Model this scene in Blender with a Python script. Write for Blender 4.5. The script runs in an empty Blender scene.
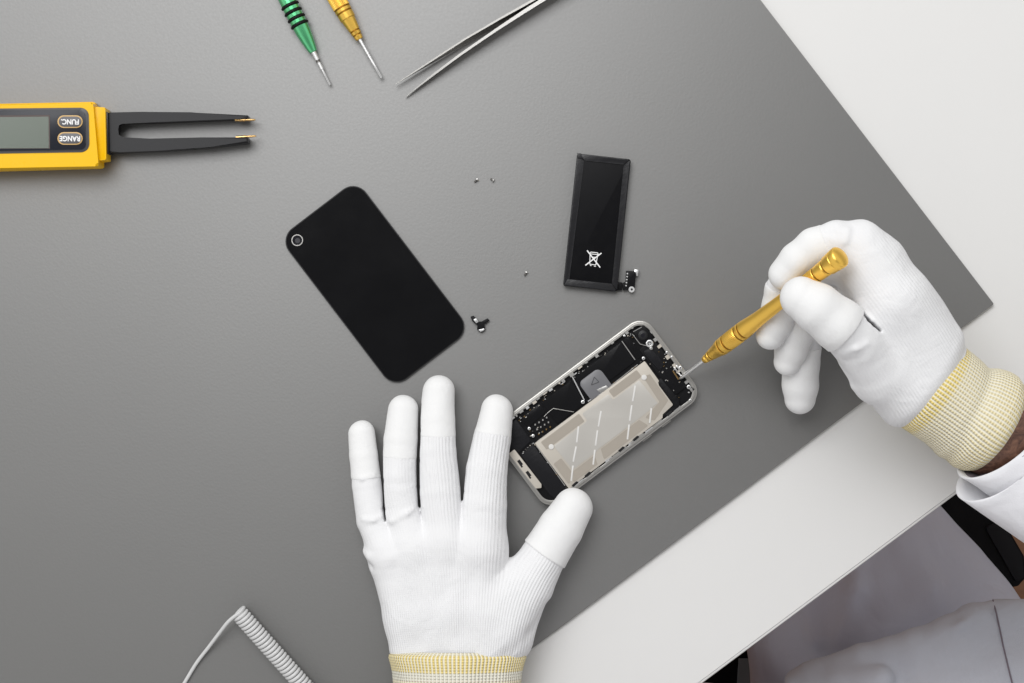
import bpy, bmesh, math, random
import numpy as np
import openvdb as vdb
from mathutils import Vector, Matrix

random.seed(7)
rng = np.random.default_rng(3)
C = bpy.context.scene.collection
S = 0.59            # millimetres on the mat per picture unit
H = 1100.0          # camera height above the mat, mm
MM = 0.001


def P(px, py, z=0.0):
    """a spot of the flat lay (picture units, height in mm) as a point in mm"""
    k = (H - z) / H
    return np.array([(px - 512) * S * k, (341.5 - py) * S * k, z], dtype=float)


# ------------------------------------------------------------------ materials
def new_mat(name):
    m = bpy.data.materials.new(name)
    m.use_nodes = True
    nt = m.node_tree
    b = nt.nodes['Principled BSDF']
    return m, nt, b


def N(nt, t, **kw):
    n = nt.nodes.new(t)
    for k, v in kw.items():
        if k in n.inputs:
            n.inputs[k].default_value = v
        else:
            setattr(n, k, v)
    return n


def L(nt, a, ao, b, bi):
    nt.links.new(a.outputs[ao], b.inputs[bi])


def simple(name, col, rough=0.5, metal=0.0, spec=0.5, bump=0.0, scale=800, coat=0.0, var=0.0, sheen=0.0, aniso=0.0, vscale=60):
    m, nt, b = new_mat(name)
    b.inputs['Base Color'].default_value = (*col, 1)
    b.inputs['Roughness'].default_value = rough
    b.inputs['Metallic'].default_value = metal
    b.inputs['Specular IOR Level'].default_value = spec
    b.inputs['Coat Weight'].default_value = coat
    b.inputs['Sheen Weight'].default_value = sheen
    tc = N(nt, 'ShaderNodeTexCoord')
    if bump:
        n = N(nt, 'ShaderNodeTexNoise', Scale=scale, Detail=4.0, Roughness=0.6)
        L(nt, tc, 'Object', n, 'Vector')
        bp = N(nt, 'ShaderNodeBump', Strength=1.0, Distance=bump * MM)
        L(nt, n, 'Fac', bp, 'Height')
        L(nt, bp, 'Normal', b, 'Normal')
    if var:
        n = N(nt, 'ShaderNodeTexNoise', Scale=vscale, Detail=6.0, Roughness=0.65)
        L(nt, tc, 'Object', n, 'Vector')
        r = N(nt, 'ShaderNodeMapRange')
        r.inputs['From Min'].default_value = 0.3
        r.inputs['From Max'].default_value = 0.7
        r.inputs['To Min'].default_value = max(0.02, rough - var)
        r.inputs['To Max'].default_value = min(1, rough + var)
        L(nt, n, 'Fac', r, 'Value')
        L(nt, r, 'Result', b, 'Roughness')
    return m


def mat_leather():
    m, nt, b = new_mat('grey leatherette')
    b.inputs['Roughness'].default_value = 0.52
    b.inputs['Specular IOR Level'].default_value = 1.0
    b.inputs['IOR'].default_value = 2.0
    tc = N(nt, 'ShaderNodeTexCoord')
    v = N(nt, 'ShaderNodeTexVoronoi', Scale=800.0)
    v.feature = 'SMOOTH_F1'
    w = N(nt, 'ShaderNodeTexNoise', Scale=650.0, Detail=5.0, Roughness=0.65)
    big = N(nt, 'ShaderNodeTexNoise', Scale=7.0, Detail=5.0, Roughness=0.55)
    for n in (v, w, big):
        L(nt, tc, 'Object', n, 'Vector')
    add = N(nt, 'ShaderNodeMath', operation='ADD')
    L(nt, v, 'Distance', add, 0)
    L(nt, w, 'Fac', add, 1)
    bp = N(nt, 'ShaderNodeBump', Strength=1.0, Distance=0.026 * MM)
    L(nt, add, 'Value', bp, 'Height')
    L(nt, bp, 'Normal', b, 'Normal')
    cr = N(nt, 'ShaderNodeValToRGB')
    cr.color_ramp.elements[0].position = 0.3
    cr.color_ramp.elements[0].color = (0.046, 0.0445, 0.041, 1)
    cr.color_ramp.elements[1].position = 0.72
    cr.color_ramp.elements[1].color = (0.055, 0.053, 0.049, 1)
    L(nt, big, 'Fac', cr, 'Fac')
    L(nt, cr, 'Color', b, 'Base Color')
    rr = N(nt, 'ShaderNodeMapRange')
    rr.inputs['To Min'].default_value = 0.50
    rr.inputs['To Max'].default_value = 0.60
    L(nt, w, 'Fac', rr, 'Value')
    L(nt, rr, 'Result', b, 'Roughness')
    return m


def mat_knit(name, col, coated):
    """glove fabric: ribs run along the fingers ('knit' attribute: across mm, along mm, strength)"""
    m, nt, b = new_mat(name)
    b.inputs['Base Color'].default_value = (*col, 1)
    b.inputs['Roughness'].default_value = 0.75 if coated else 0.85
    b.inputs['Specular IOR Level'].default_value = 0.2 if coated else 0.15
    tc = N(nt, 'ShaderNodeTexCoord')
    if coated:
        n = N(nt, 'ShaderNodeTexNoise', Scale=900.0, Detail=4.0, Roughness=0.6)
        n2 = N(nt, 'ShaderNodeTexNoise', Scale=110.0, Detail=3.0, Roughness=0.5)
        L(nt, tc, 'Object', n, 'Vector')
        L(nt, tc, 'Object', n2, 'Vector')
        a = N(nt, 'ShaderNodeMath', operation='MULTIPLY_ADD')
        L(nt, n2, 'Fac', a, 0)
        a.inputs[1].default_value = 4.0
        L(nt, n, 'Fac', a, 2)
        bp = N(nt, 'ShaderNodeBump', Strength=1.0, Distance=0.12 * MM)
        L(nt, a, 'Value', bp, 'Height')
        L(nt, bp, 'Normal', b, 'Normal')
        return m
    at = N(nt, 'ShaderNodeAttribute')
    at.attribute_name = 'knit'
    sp = N(nt, 'ShaderNodeSeparateXYZ')
    L(nt, at, 'Vector', sp, 'Vector')
    nz = N(nt, 'ShaderNodeTexNoise', Scale=90.0, Detail=2.0)
    L(nt, tc, 'Object', nz, 'Vector')
    u = N(nt, 'ShaderNodeMath', operation='MULTIPLY_ADD')
    L(nt, nz, 'Fac', u, 0)
    u.inputs[1].default_value = 0.9
    L(nt, sp, 'X', u, 2)

    def wave(src, so, period, power=1.0):
        mu = N(nt, 'ShaderNodeMath', operation='MULTIPLY')
        L(nt, src, so, mu, 0)
        mu.inputs[1].default_value = 2 * math.pi / period
        si = N(nt, 'ShaderNodeMath', operation='SINE')
        L(nt, mu, 'Value', si, 0)
        md = N(nt, 'ShaderNodeMath', operation='MULTIPLY_ADD')
        L(nt, si, 'Value', md, 0)
        md.inputs[1].default_value = 0.5
        md.inputs[2].default_value = 0.5
        return md
    wu = wave(u, 'Value', 1.75)
    wv = wave(sp, 'Y', 1.25)
    mx = N(nt, 'ShaderNodeMath', operation='MULTIPLY')       # stitches sit in the grooves
    mn = N(nt, 'ShaderNodeMath', operation='MULTIPLY_ADD')
    L(nt, wv, 'Value', mn, 0)
    mn.inputs[1].default_value = 0.3
    mn.inputs[2].default_value = 0.7
    L(nt, wu, 'Value', mx, 0)
    L(nt, mn, 'Value', mx, 1)
    st = N(nt, 'ShaderNodeMath', operation='MULTIPLY')
    L(nt, mx, 'Value', st, 0)
    L(nt, sp, 'Z', st, 1)
    fz = N(nt, 'ShaderNodeTexNoise', Scale=1500.0, Detail=3.0, Roughness=0.7)
    L(nt, tc, 'Object', fz, 'Vector')
    ad = N(nt, 'ShaderNodeMath', operation='MULTIPLY_ADD')
    L(nt, fz, 'Fac', ad, 0)
    ad.inputs[1].default_value = 0.45
    L(nt, st, 'Value', ad, 2)
    wr_ = N(nt, 'ShaderNodeTexNoise', Scale=48.0, Detail=2.5, Roughness=0.45, Distortion=1.4)
    L(nt, tc, 'Object', wr_, 'Vector')
    ad2 = N(nt, 'ShaderNodeMath', operation='MULTIPLY_ADD')
    L(nt, wr_, 'Fac', ad2, 0)
    ad2.inputs[1].default_value = 4.5
    L(nt, ad, 'Value', ad2, 2)
    ad = ad2
    bp = N(nt, 'ShaderNodeBump', Strength=1.0, Distance=0.24 * MM)
    L(nt, ad, 'Value', bp, 'Height')
    L(nt, bp, 'Normal', b, 'Normal')
    return m


def mat_cuff(name, strong):
    """white elastic cuff knitted with yellow yarn; 'knit' = around mm, along mm"""
    m, nt, b = new_mat(name)
    b.inputs['Roughness'].default_value = 0.85
    b.inputs['Specular IOR Level'].default_value = 0.15
    at = N(nt, 'ShaderNodeAttribute')
    at.attribute_name = 'knit'
    sp = N(nt, 'ShaderNodeSeparateXYZ')
    L(nt, at, 'Vector', sp, 'Vector')
    tc = N(nt, 'ShaderNodeTexCoord')

    def wave(o, period, ph=0.0):
        mu = N(nt, 'ShaderNodeMath', operation='MULTIPLY_ADD')
        L(nt, sp, o, mu, 0)
        mu.inputs[1].default_value = 2 * math.pi / period
        mu.inputs[2].default_value = ph
        si = N(nt, 'ShaderNodeMath', operation='SINE')
        L(nt, mu, 'Value', si, 0)
        md = N(nt, 'ShaderNodeMath', operation='MULTIPLY_ADD')
        L(nt, si, 'Value', md, 0)
        md.inputs[1].default_value = 0.5
        md.inputs[2].default_value = 0.5
        return md
    wu = wave('X', 2.15)
    wv = wave('Y', 1.75)
    band = N(nt, 'ShaderNodeValToRGB')      # how yellow, along the cuff (first band deep, then pale)
    mr = N(nt, 'ShaderNodeMapRange')
    mr.inputs['From Max'].default_value = 60.0
    L(nt, sp, 'Y', mr, 'Value')
    L(nt, mr, 'Result', band, 'Fac')
    cr = band.color_ramp
    cr.elements[0].position = 0.0
    cr.elements[0].color = (0.25, 0.25, 0.25, 1)
    cr.elements[1].position = 1.0
    cr.elements[1].color = (0.35, 0.35, 0.35, 1)
    for pos, v in (strong):
        e = cr.elements.new(pos)
        e.color = (v, v, v, 1)
    yel = N(nt, 'ShaderNodeMath', operation='MULTIPLY')
    inv = N(nt, 'ShaderNodeMath', operation='MULTIPLY_ADD')
    L(nt, wu, 'Value', inv, 0)
    inv.inputs[1].default_value = 1.1
    inv.inputs[2].default_value = 0.12
    L(nt, inv, 'Value', yel, 0)
    L(nt, band, 'Color', yel, 1)
    mix = N(nt, 'ShaderNodeMix', data_type='RGBA')
    L(nt, yel, 'Value', mix, 'Factor')
    mix.inputs[6].default_value = (0.84, 0.82, 0.72, 1)
    mix.inputs[7].default_value = (0.88, 0.69, 0.22, 1)
    hol = N(nt, 'ShaderNodeMath', operation='MULTIPLY')     # open holes of the knit
    L(nt, wu, 'Value', hol, 0)
    L(nt, wv, 'Value', hol, 1)
    hr = N(nt, 'ShaderNodeMapRange')
    hr.inputs['From Min'].default_value = 0.62
    hr.inputs['From Max'].default_value = 0.95
    hr.inputs['To Max'].default_value = 0.45
    L(nt, hol, 'Value', hr, 'Value')
    mix2 = N(nt, 'ShaderNodeMix', data_type='RGBA')
    L(nt, hr, 'Result', mix2, 'Factor')
    L(nt, mix, 2, mix2, 6)
    mix2.inputs[7].default_value = (0.36, 0.28, 0.14, 1)
    L(nt, mix2, 2, b, 'Base Color')
    bp = N(nt, 'ShaderNodeBump', Strength=1.0, Distance=0.45 * MM)
    bp.invert = True
    ad = N(nt, 'ShaderNodeMath', operation='ADD')
    L(nt, wu, 'Value', ad, 0)
    L(nt, hol, 'Value', ad, 1)
    L(nt, ad, 'Value', bp, 'Height')
    L(nt, bp, 'Normal', b, 'Normal')
    return m


def mat_skin():
    m, nt, b = new_mat('brown skin')
    tc = N(nt, 'ShaderNodeTexCoord')
    n = N(nt, 'ShaderNodeTexNoise', Scale=160.0, Detail=8.0, Roughness=0.7, Distortion=1.5)
    L(nt, tc, 'Object', n, 'Vector')
    cr = N(nt, 'ShaderNodeValToRGB')
    cr.color_ramp.elements[0].position = 0.35
    cr.color_ramp.elements[0].color = (0.055, 0.024, 0.016, 1)
    cr.color_ramp.elements[1].position = 0.65
    cr.color_ramp.elements[1].color = (0.19, 0.092, 0.058, 1)
    L(nt, n, 'Fac', cr, 'Fac')
    L(nt, cr, 'Color', b, 'Base Color')
    b.inputs['Roughness'].default_value = 0.5
    bp = N(nt, 'ShaderNodeBump', Strength=1.0, Distance=0.5 * MM)
    L(nt, n, 'Fac', bp, 'Height')
    L(nt, bp, 'Normal', b, 'Normal')
    return m


def mat_cloth(name, col, bump=0.25):
    m, nt, b = new_mat(name)
    b.inputs['Base Color'].default_value = (*col, 1)
    b.inputs['Roughness'].default_value = 0.9
    b.inputs['Specular IOR Level'].default_value = 0.12
    b.inputs['Sheen Weight'].default_value = 0.1
    tc = N(nt, 'ShaderNodeTexCoord')
    n = N(nt, 'ShaderNodeTexNoise', Scale=1300.0, Detail=3.0, Roughness=0.7)
    n2 = N(nt, 'ShaderNodeTexNoise', Scale=15.0, Detail=3.5, Roughness=0.5, Distortion=0.8)
    L(nt, tc, 'Object', n, 'Vector')
    L(nt, tc, 'Object', n2, 'Vector')
    a = N(nt, 'ShaderNodeMath', operation='MULTIPLY_ADD')
    L(nt, n2, 'Fac', a, 0)
    a.inputs[1].default_value = 22.0
    L(nt, n, 'Fac', a, 2)
    bp = N(nt, 'ShaderNodeBump', Strength=1.0, Distance=bump * MM)
    L(nt, a, 'Value', bp, 'Height')
    L(nt, bp, 'Normal', b, 'Normal')
    return m


def mat_wood():
    m, nt, b = new_mat('brown wood floor')
    tc = N(nt, 'ShaderNodeTexCoord')
    mp = N(nt, 'ShaderNodeMapping')
    mp.inputs['Scale'].default_value = (2, 14, 2)
    mp.inputs['Rotation'].default_value = (0, 0, 0.64)
    L(nt, tc, 'Object', mp, 'Vector')
    n = N(nt, 'ShaderNodeTexNoise', Scale=3.0, Detail=8.0, Roughness=0.6, Distortion=0.6)
    L(nt, mp, 'Vector', n, 'Vector')
    cr = N(nt, 'ShaderNodeValToRGB')
    cr.color_ramp.elements[0].position = 0.3
    cr.color_ramp.elements[0].color = (0.20, 0.090, 0.045, 1)
    cr.color_ramp.elements[1].position = 0.7
    cr.color_ramp.elements[1].color = (0.34, 0.165, 0.085, 1)
    L(nt, n, 'Fac', cr, 'Fac')
    L(nt, cr, 'Color', b, 'Base Color')
    b.inputs['Roughness'].default_value = 0.45
    return m


M = {}
M['leather'] = mat_leather()
M['leather_side'] = simple('grey board core', (0.30, 0.29, 0.27), 0.7, bump=0.05)
M['table'] = simple('white laminate', (0.735, 0.73, 0.72), 0.42, spec=0.4, bump=0.03, scale=900, var=0.05, vscale=30)
M['band'] = simple('white edge band', (0.66, 0.655, 0.64), 0.45)
M['glove'] = mat_knit('white glove knit', (0.80, 0.80, 0.81), False)
M['coated'] = mat_knit('white coated fingertip', (0.82, 0.82, 0.82), True)
M['cuff_a'] = mat_cuff('yellow and white cuff knit', ((0.045, 0.30), (0.05, 0.85), (0.24, 0.85), (0.25, 0.05), (0.33, 0.08), (0.34, 0.35)))
M['cuff_b'] = mat_cuff('pale yellow cuff knit', ((0.005, 1.0), (0.17, 1.0), (0.22, 0.42), (0.5, 0.34), (0.72, 0.5), (0.9, 0.6)))
M['skin'] = mat_skin()
M['coat'] = mat_cloth('white coat cloth', (0.80, 0.80, 0.83))
M['lining'] = mat_cloth('dark grey shirt lining', (0.20, 0.17, 0.20))
M['coat_lap_shaded'] = mat_cloth('shade-toned white cloth, inner', (0.58, 0.59, 0.68))  # white coat over the lap, shade put into a darker, bluer colour
M['coat_skirt'] = mat_cloth('shade-toned white cloth', (0.52, 0.54, 0.60))  # same white coat cloth, its colour darkened to stand for shade
M['chair_black'] = simple('black vinyl', (0.004, 0.004, 0.005), 0.45, spec=0.15, bump=0.1, scale=600)
M['floor'] = mat_wood()
M['steel'] = simple('brushed steel', (0.72, 0.71, 0.69), 0.33, metal=1.0)
M['steel_bright'] = simple('polished steel', (0.90, 0.90, 0.90), 0.36, metal=1.0)
M['steel_dark'] = simple('dark steel', (0.22, 0.21, 0.20), 0.32, metal=1.0)
M['gold'] = simple('gold anodised aluminium', (1.0, 0.63, 0.12), 0.36, metal=0.9)
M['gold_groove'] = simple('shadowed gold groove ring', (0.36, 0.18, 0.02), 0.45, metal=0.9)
M['green'] = simple('green anodised aluminium', (0.16, 0.70, 0.32), 0.26, metal=0.85, coat=0.5)
M['rubber'] = simple('black rubber', (0.006, 0.006, 0.006), 0.45, spec=0.2)
M['glass_black'] = simple('matt black back panel', (0.006, 0.006, 0.0068), 0.2, spec=0.16, var=0.04, vscale=35, bump=0.004, scale=400)
M['black_edge'] = simple('black plastic edge', (0.010, 0.010, 0.011), 0.35)
M['batt'] = simple('black battery wrap', (0.0045, 0.0045, 0.0055), 0.38, spec=0.12, bump=0.01, scale=300, var=0.05, vscale=150)
M['batt_fold'] = simple('black battery fold tape', (0.012, 0.012, 0.014), 0.35, spec=0.4, bump=0.25, scale=180)
M['print'] = simple('white print', (0.85, 0.85, 0.85), 0.6)
M['yellow'] = simple('yellow plastic', (0.87, 0.50, 0.0), 0.30, spec=0.25, bump=0.02, scale=1500, var=0.05, vscale=200)
M['panel'] = simple('black meter panel', (0.012, 0.014, 0.022), 0.3)
M['panel_rim'] = simple('dark grey panel rim', (0.06, 0.06, 0.065), 0.4)
M['lcd'] = simple('grey green lcd', (0.095, 0.118, 0.092), 0.22, spec=0.5)
M['button'] = simple('grey rubber button', (0.10, 0.10, 0.11), 0.45)
M['button_ring'] = simple('tan button outline', (0.62, 0.40, 0.16), 0.5)
M['arm'] = simple('dark grey abs', (0.022, 0.022, 0.024), 0.42, spec=0.3, bump=0.02, scale=1500)
M['brass'] = simple('gold plated pin', (0.72, 0.47, 0.20), 0.25, metal=1.0)
M['cord'] = simple('white vinyl cord', (0.62, 0.62, 0.62), 0.35, spec=0.5)
M['rim'] = simple('silver bezel', (0.42, 0.41, 0.39), 0.34, metal=0.6)
M['board'] = simple('black board', (0.006, 0.006, 0.007), 0.35, spec=0.2, bump=0.12, scale=500)
M['board_soft'] = simple('black adhesive film', (0.010, 0.010, 0.012), 0.4, spec=0.2, bump=0.15, scale=350)
M['shield'] = simple('black foil', (0.008, 0.008, 0.009), 0.25, spec=0.2, bump=0.05, scale=260)
M['plate'] = simple('beige metal plate', (0.54, 0.50, 0.44), 0.42, metal=0.25, var=0.05)
M['plate_dark'] = simple('taupe film strip', (0.39, 0.35, 0.30), 0.45, metal=0.2)
M['plate_light'] = simple('clear film on plate', (0.53, 0.51, 0.475), 0.36, metal=0.25, var=0.04)
M['sponge'] = simple('grey thermal pad', (0.17, 0.17, 0.18), 0.35, bump=0.05, scale=200)
M['grey_ink'] = simple('dark ink', (0.05, 0.05, 0.055), 0.5)
M['lens'] = simple('camera glass', (0.01, 0.01, 0.014), 0.08, coat=1.0)
M['dash'] = simple('pale slot mark', (0.68, 0.67, 0.65), 0.5)
M['tweezer_steel'] = simple('satin steel', (0.46, 0.45, 0.43), 0.30, metal=1.0)
M['tweezer_light'] = simple('satin steel, lighter', (0.54, 0.53, 0.51), 0.33, metal=1.0)
M['tag'] = simple('grey woven tag', (0.18, 0.19, 0.20), 0.7)


# ------------------------------------------------------------------ objects
def link(o, parent=None):
    C.objects.link(o)
    if parent is not None:
        o.parent = parent
        o.matrix_parent_inverse = parent.matrix_basis.inverted()
    return o


def thing(name, label, cat, at=(0, 0, 0), group=None):
    o = bpy.data.objects.new(name, None)
    o.empty_display_size = 0.01
    o.location = Vector(at) * MM
    C.objects.link(o)
    tag(o, label, cat, group)
    return o


def tag(o, label=None, cat=None, group=None, kind=None):
    if label: o['label'] = label
    if cat: o['category'] = cat
    if group: o['group'] = group
    if kind: o['kind'] = kind
    return o


def mesh_obj(name, verts, faces, mat, parent=None, smooth=True, angle=None, label=None):
    me = bpy.data.meshes.new(name)
    me.from_pydata([tuple(float(c) * MM for c in v) for v in verts], [], faces)
    me.validate()
    bm = bmesh.new()
    bm.from_mesh(me)
    bmesh.ops.recalc_face_normals(bm, faces=bm.faces)
    bm.to_mesh(me)
    bm.free()
    return finish(name, me, mat, parent, smooth, angle, label)


def finish(name, me, mat, parent, smooth=True, angle=None, label=None):
    me.polygons.foreach_set('use_smooth', [smooth] * len(me.polygons))
    if angle is not None:
        me.set_sharp_from_angle(angle=math.radians(angle))
    me.materials.append(M[mat] if isinstance(mat, str) else mat)
    o = bpy.data.objects.new(name, me)
    link(o, parent)
    if label: o['label'] = label
    return o


def bm_obj(name, bm, mat, parent=None, angle=35, label=None):
    bmesh.ops.recalc_face_normals(bm, faces=bm.faces)
    me = bpy.data.meshes.new(name)
    bm.to_mesh(me)
    bm.free()
    return finish(name, me, mat, parent, True, angle, label)


def rounded(pts, r, n=6):
    """round the corners of a polygon; r a number or one per corner"""
    out = []
    m = len(pts)
    pts = [np.array(p, float)[:2] for p in pts]
    rs = r if isinstance(r, (list, tuple)) else [r] * m
    for i in range(m):
        p0, p1, p2 = pts[i - 1], pts[i], pts[(i + 1) % m]
        rr = rs[i]
        if rr <= 0:
            out.append(p1)
            continue
        a = (p0 - p1) / np.linalg.norm(p0 - p1)
        b = (p2 - p1) / np.linalg.norm(p2 - p1)
        ang = math.acos(max(-1, min(1, float(a @ b))))
        d = min(rr / math.tan(ang / 2), 0.48 * np.linalg.norm(p0 - p1), 0.48 * np.linalg.norm(p2 - p1))
        rad = d * math.tan(ang / 2)
        bis = (a + b) / np.linalg.norm(a + b)
        cen = p1 + bis * rad / math.sin(ang / 2)
        s, e = p1 + a * d - cen, p1 + b * d - cen
        a0, a1 = math.atan2(s[1], s[0]), math.atan2(e[1], e[0])
        da = (a1 - a0 + math.pi) % (2 * math.pi) - math.pi
        for k in range(n + 1):
            t = a0 + da * k / n
            out.append(cen + rad * np.array([math.cos(t), math.sin(t)]))
    return out


def px2mm(pts, z):
    return [P(p[0], p[1], z)[:2] for p in pts]


def add_prism(bm, pts, z0, z1, bevel=0.0, hole=None, seg=2):
    """pts in mm; extruded from z0 to z1; top rim bevelled"""
    vs = [bm.verts.new((p[0] * MM, p[1] * MM, z1 * MM)) for p in pts]
    vb = [bm.verts.new((p[0] * MM, p[1] * MM, z0 * MM)) for p in pts]
    n = len(pts)
    if hole is None:
        top = bm.faces.new(vs)
        bm.faces.new(vb[::-1])
        sides = [bm.faces.new((vs[i], vb[i], vb[(i + 1) % n], vs[(i + 1) % n])) for i in range(n)]
        if bevel:
            bmesh.ops.bevel(bm, geom=[e for e in top.edges], offset=bevel * MM, segments=seg, profile=0.6, affect='EDGES', clamp_overlap=True)
    else:
        hs = [bm.verts.new((p[0] * MM, p[1] * MM, z1 * MM)) for p in hole]
        hb = [bm.verts.new((p[0] * MM, p[1] * MM, z0 * MM)) for p in hole]
        for i in range(n):
            j = (i + 1) % n
            bm.faces.new((vs[i], vb[i], vb[j], vs[j]))
            bm.faces.new((hs[j], hb[j], hb[i], hs[i]))
            bm.faces.new((vs[j], hs[j], hs[i], vs[i]))
            bm.faces.new((vb[i], hb[i], hb[j], vb[j]))
        if bevel:
            es = []
            for i in range(n):
                es.append(bm.edges.get((vs[i], vs[(i + 1) % n])))
                es.append(bm.edges.get((hs[i], hs[(i + 1) % n])))
            bmesh.ops.bevel(bm, geom=es, offset=bevel * MM, segments=seg, profile=0.6, affect='EDGES', clamp_overlap=True)


def prism(name, pts_px, z0, z1, mat, parent, r=0.0, bevel=0.0, hole=None, n=6, label=None, seg=2):
    bm = bmesh.new()
    pts = px2mm(rounded(pts_px, r, n) if r else pts_px, z1)
    hl = px2mm(hole, z1) if hole is not None else None
    add_prism(bm, pts, z0, z1, bevel, hl, seg)
    return bm_obj(name, bm, mat, parent, label=label)


def disc_pts(cx, cy, r, n=24):
    return [(cx + r * math.cos(2 * math.pi * k / n), cy + r * math.sin(2 * math.pi * k / n)) for k in range(n)]


def unit(v):
    v = np.array(v, float)
    return v / np.linalg.norm(v)


def lathe(name, A, B, prof, mat, parent, n=40, knurl=(), label=None):
    """prof: (distance from A along AB in mm, radius mm); knurl: ranges with lengthwise ribs"""
    A, B = np.array(A, float), np.array(B, float)
    t = unit(B - A)
    s = unit(np.cross(t, (0, 0, 1) if abs(t[2]) < 0.95 else (1, 0, 0)))
    u = np.cross(s, t)
    V, F = [], []
    for (d, r) in prof:
        kn = any(a <= d <= b for a, b in knurl)
        for k in range(n):
            a = 2 * math.pi * k / n
            rr = r * (1.0 + (0.022 if (k // 2 % 2) else -0.022)) if kn else r
            V.append(A + t * d + (s * math.cos(a) + u * math.sin(a)) * rr)
    m = len(prof)
    for i in range(m - 1):
        for k in range(n):
            k2 = (k + 1) % n
            F.append((i * n + k, i * n + k2, (i + 1) * n + k2, (i + 1) * n + k))
    F.append(tuple(range(n))[::-1])
    F.append(tuple((m - 1) * n + k for k in range(n)))
    return mesh_obj(name, V, F, mat, parent, True, 40, label)


def tube(name, pts, r, mat, parent=None, n=10, label=None, rfun=None):
    pts = [np.array(p, float) for p in pts]
    V, F = [], []
    prev = None
    for i, p in enumerate(pts):
        t = unit(pts[min(i + 1, len(pts) - 1)] - pts[max(i - 1, 0)])
        if prev is None:
            s = unit(np.cross(t, (0, 0, 1) if abs(t[2]) < 0.9 else (1, 0, 0)))
        else:
            s = unit(prev - t * (prev @ t))
        prev = s
        u = np.cross(s, t)
        rr = r if rfun is None else rfun(i / (len(pts) - 1))
        for k in range(n):
            a = 2 * math.pi * k / n
            V.append(p + (s * math.cos(a) + u * math.sin(a)) * rr)
    for i in range(len(pts) - 1):
        for k in range(n):
            k2 = (k + 1) % n
            F.append((i * n + k, i * n + k2, (i + 1) * n + k2, (i + 1) * n + k))
    F.append(tuple(range(n))[::-1])
    F.append(tuple((len(pts) - 1) * n + k for k in range(n)))
    return mesh_obj(name, V, F, mat, parent, True, 50, label)


def loft(name, rings, mat, parent, n=96, wob=None, label=None, keep_v=None):
    """rings: (centre, axis, side radius, up radius); writes the 'knit' attribute (around, along)"""
    V, F, K = [], [], []
    along = 0.0
    for i, (c, t, rs, ru) in enumerate(rings):
        c = np.array(c, float)
        t = unit(t)
        s = unit(np.cross(t, (0, 0, 1)))
        u = np.cross(s, t)
        if i:
            along += float(np.linalg.norm(c - np.array(rings[i - 1][0], float))) + 0.5 * abs(rs - rings[i - 1][2])
        for k in range(n):
            a = 2 * math.pi * k / n
            w = wob(i / (len(rings) - 1), a) if wob else 0.0
            V.append(c + s * math.cos(a) * (rs + w) + u * math.sin(a) * (ru + w))
            K.append((a * rings[0][2] * 1.0, along, 1.0))
    m = len(rings)
    for i in range(m - 1):
        for k in range(n):
            k2 = (k + 1) % n
            F.append((i * n + k, i * n + k2, (i + 1) * n + k2, (i + 1) * n + k))
    me = bpy.data.meshes.new(name)
    me.from_pydata([tuple(float(c) * MM for c in v) for v in V], [], F)
    at = me.attributes.new('knit', 'FLOAT_VECTOR', 'POINT')
    at.data.foreach_set('vector', np.array(K, dtype=np.float32).ravel())
    o = finish(name, me, mat, parent, True, None, label)
    return o


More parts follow.
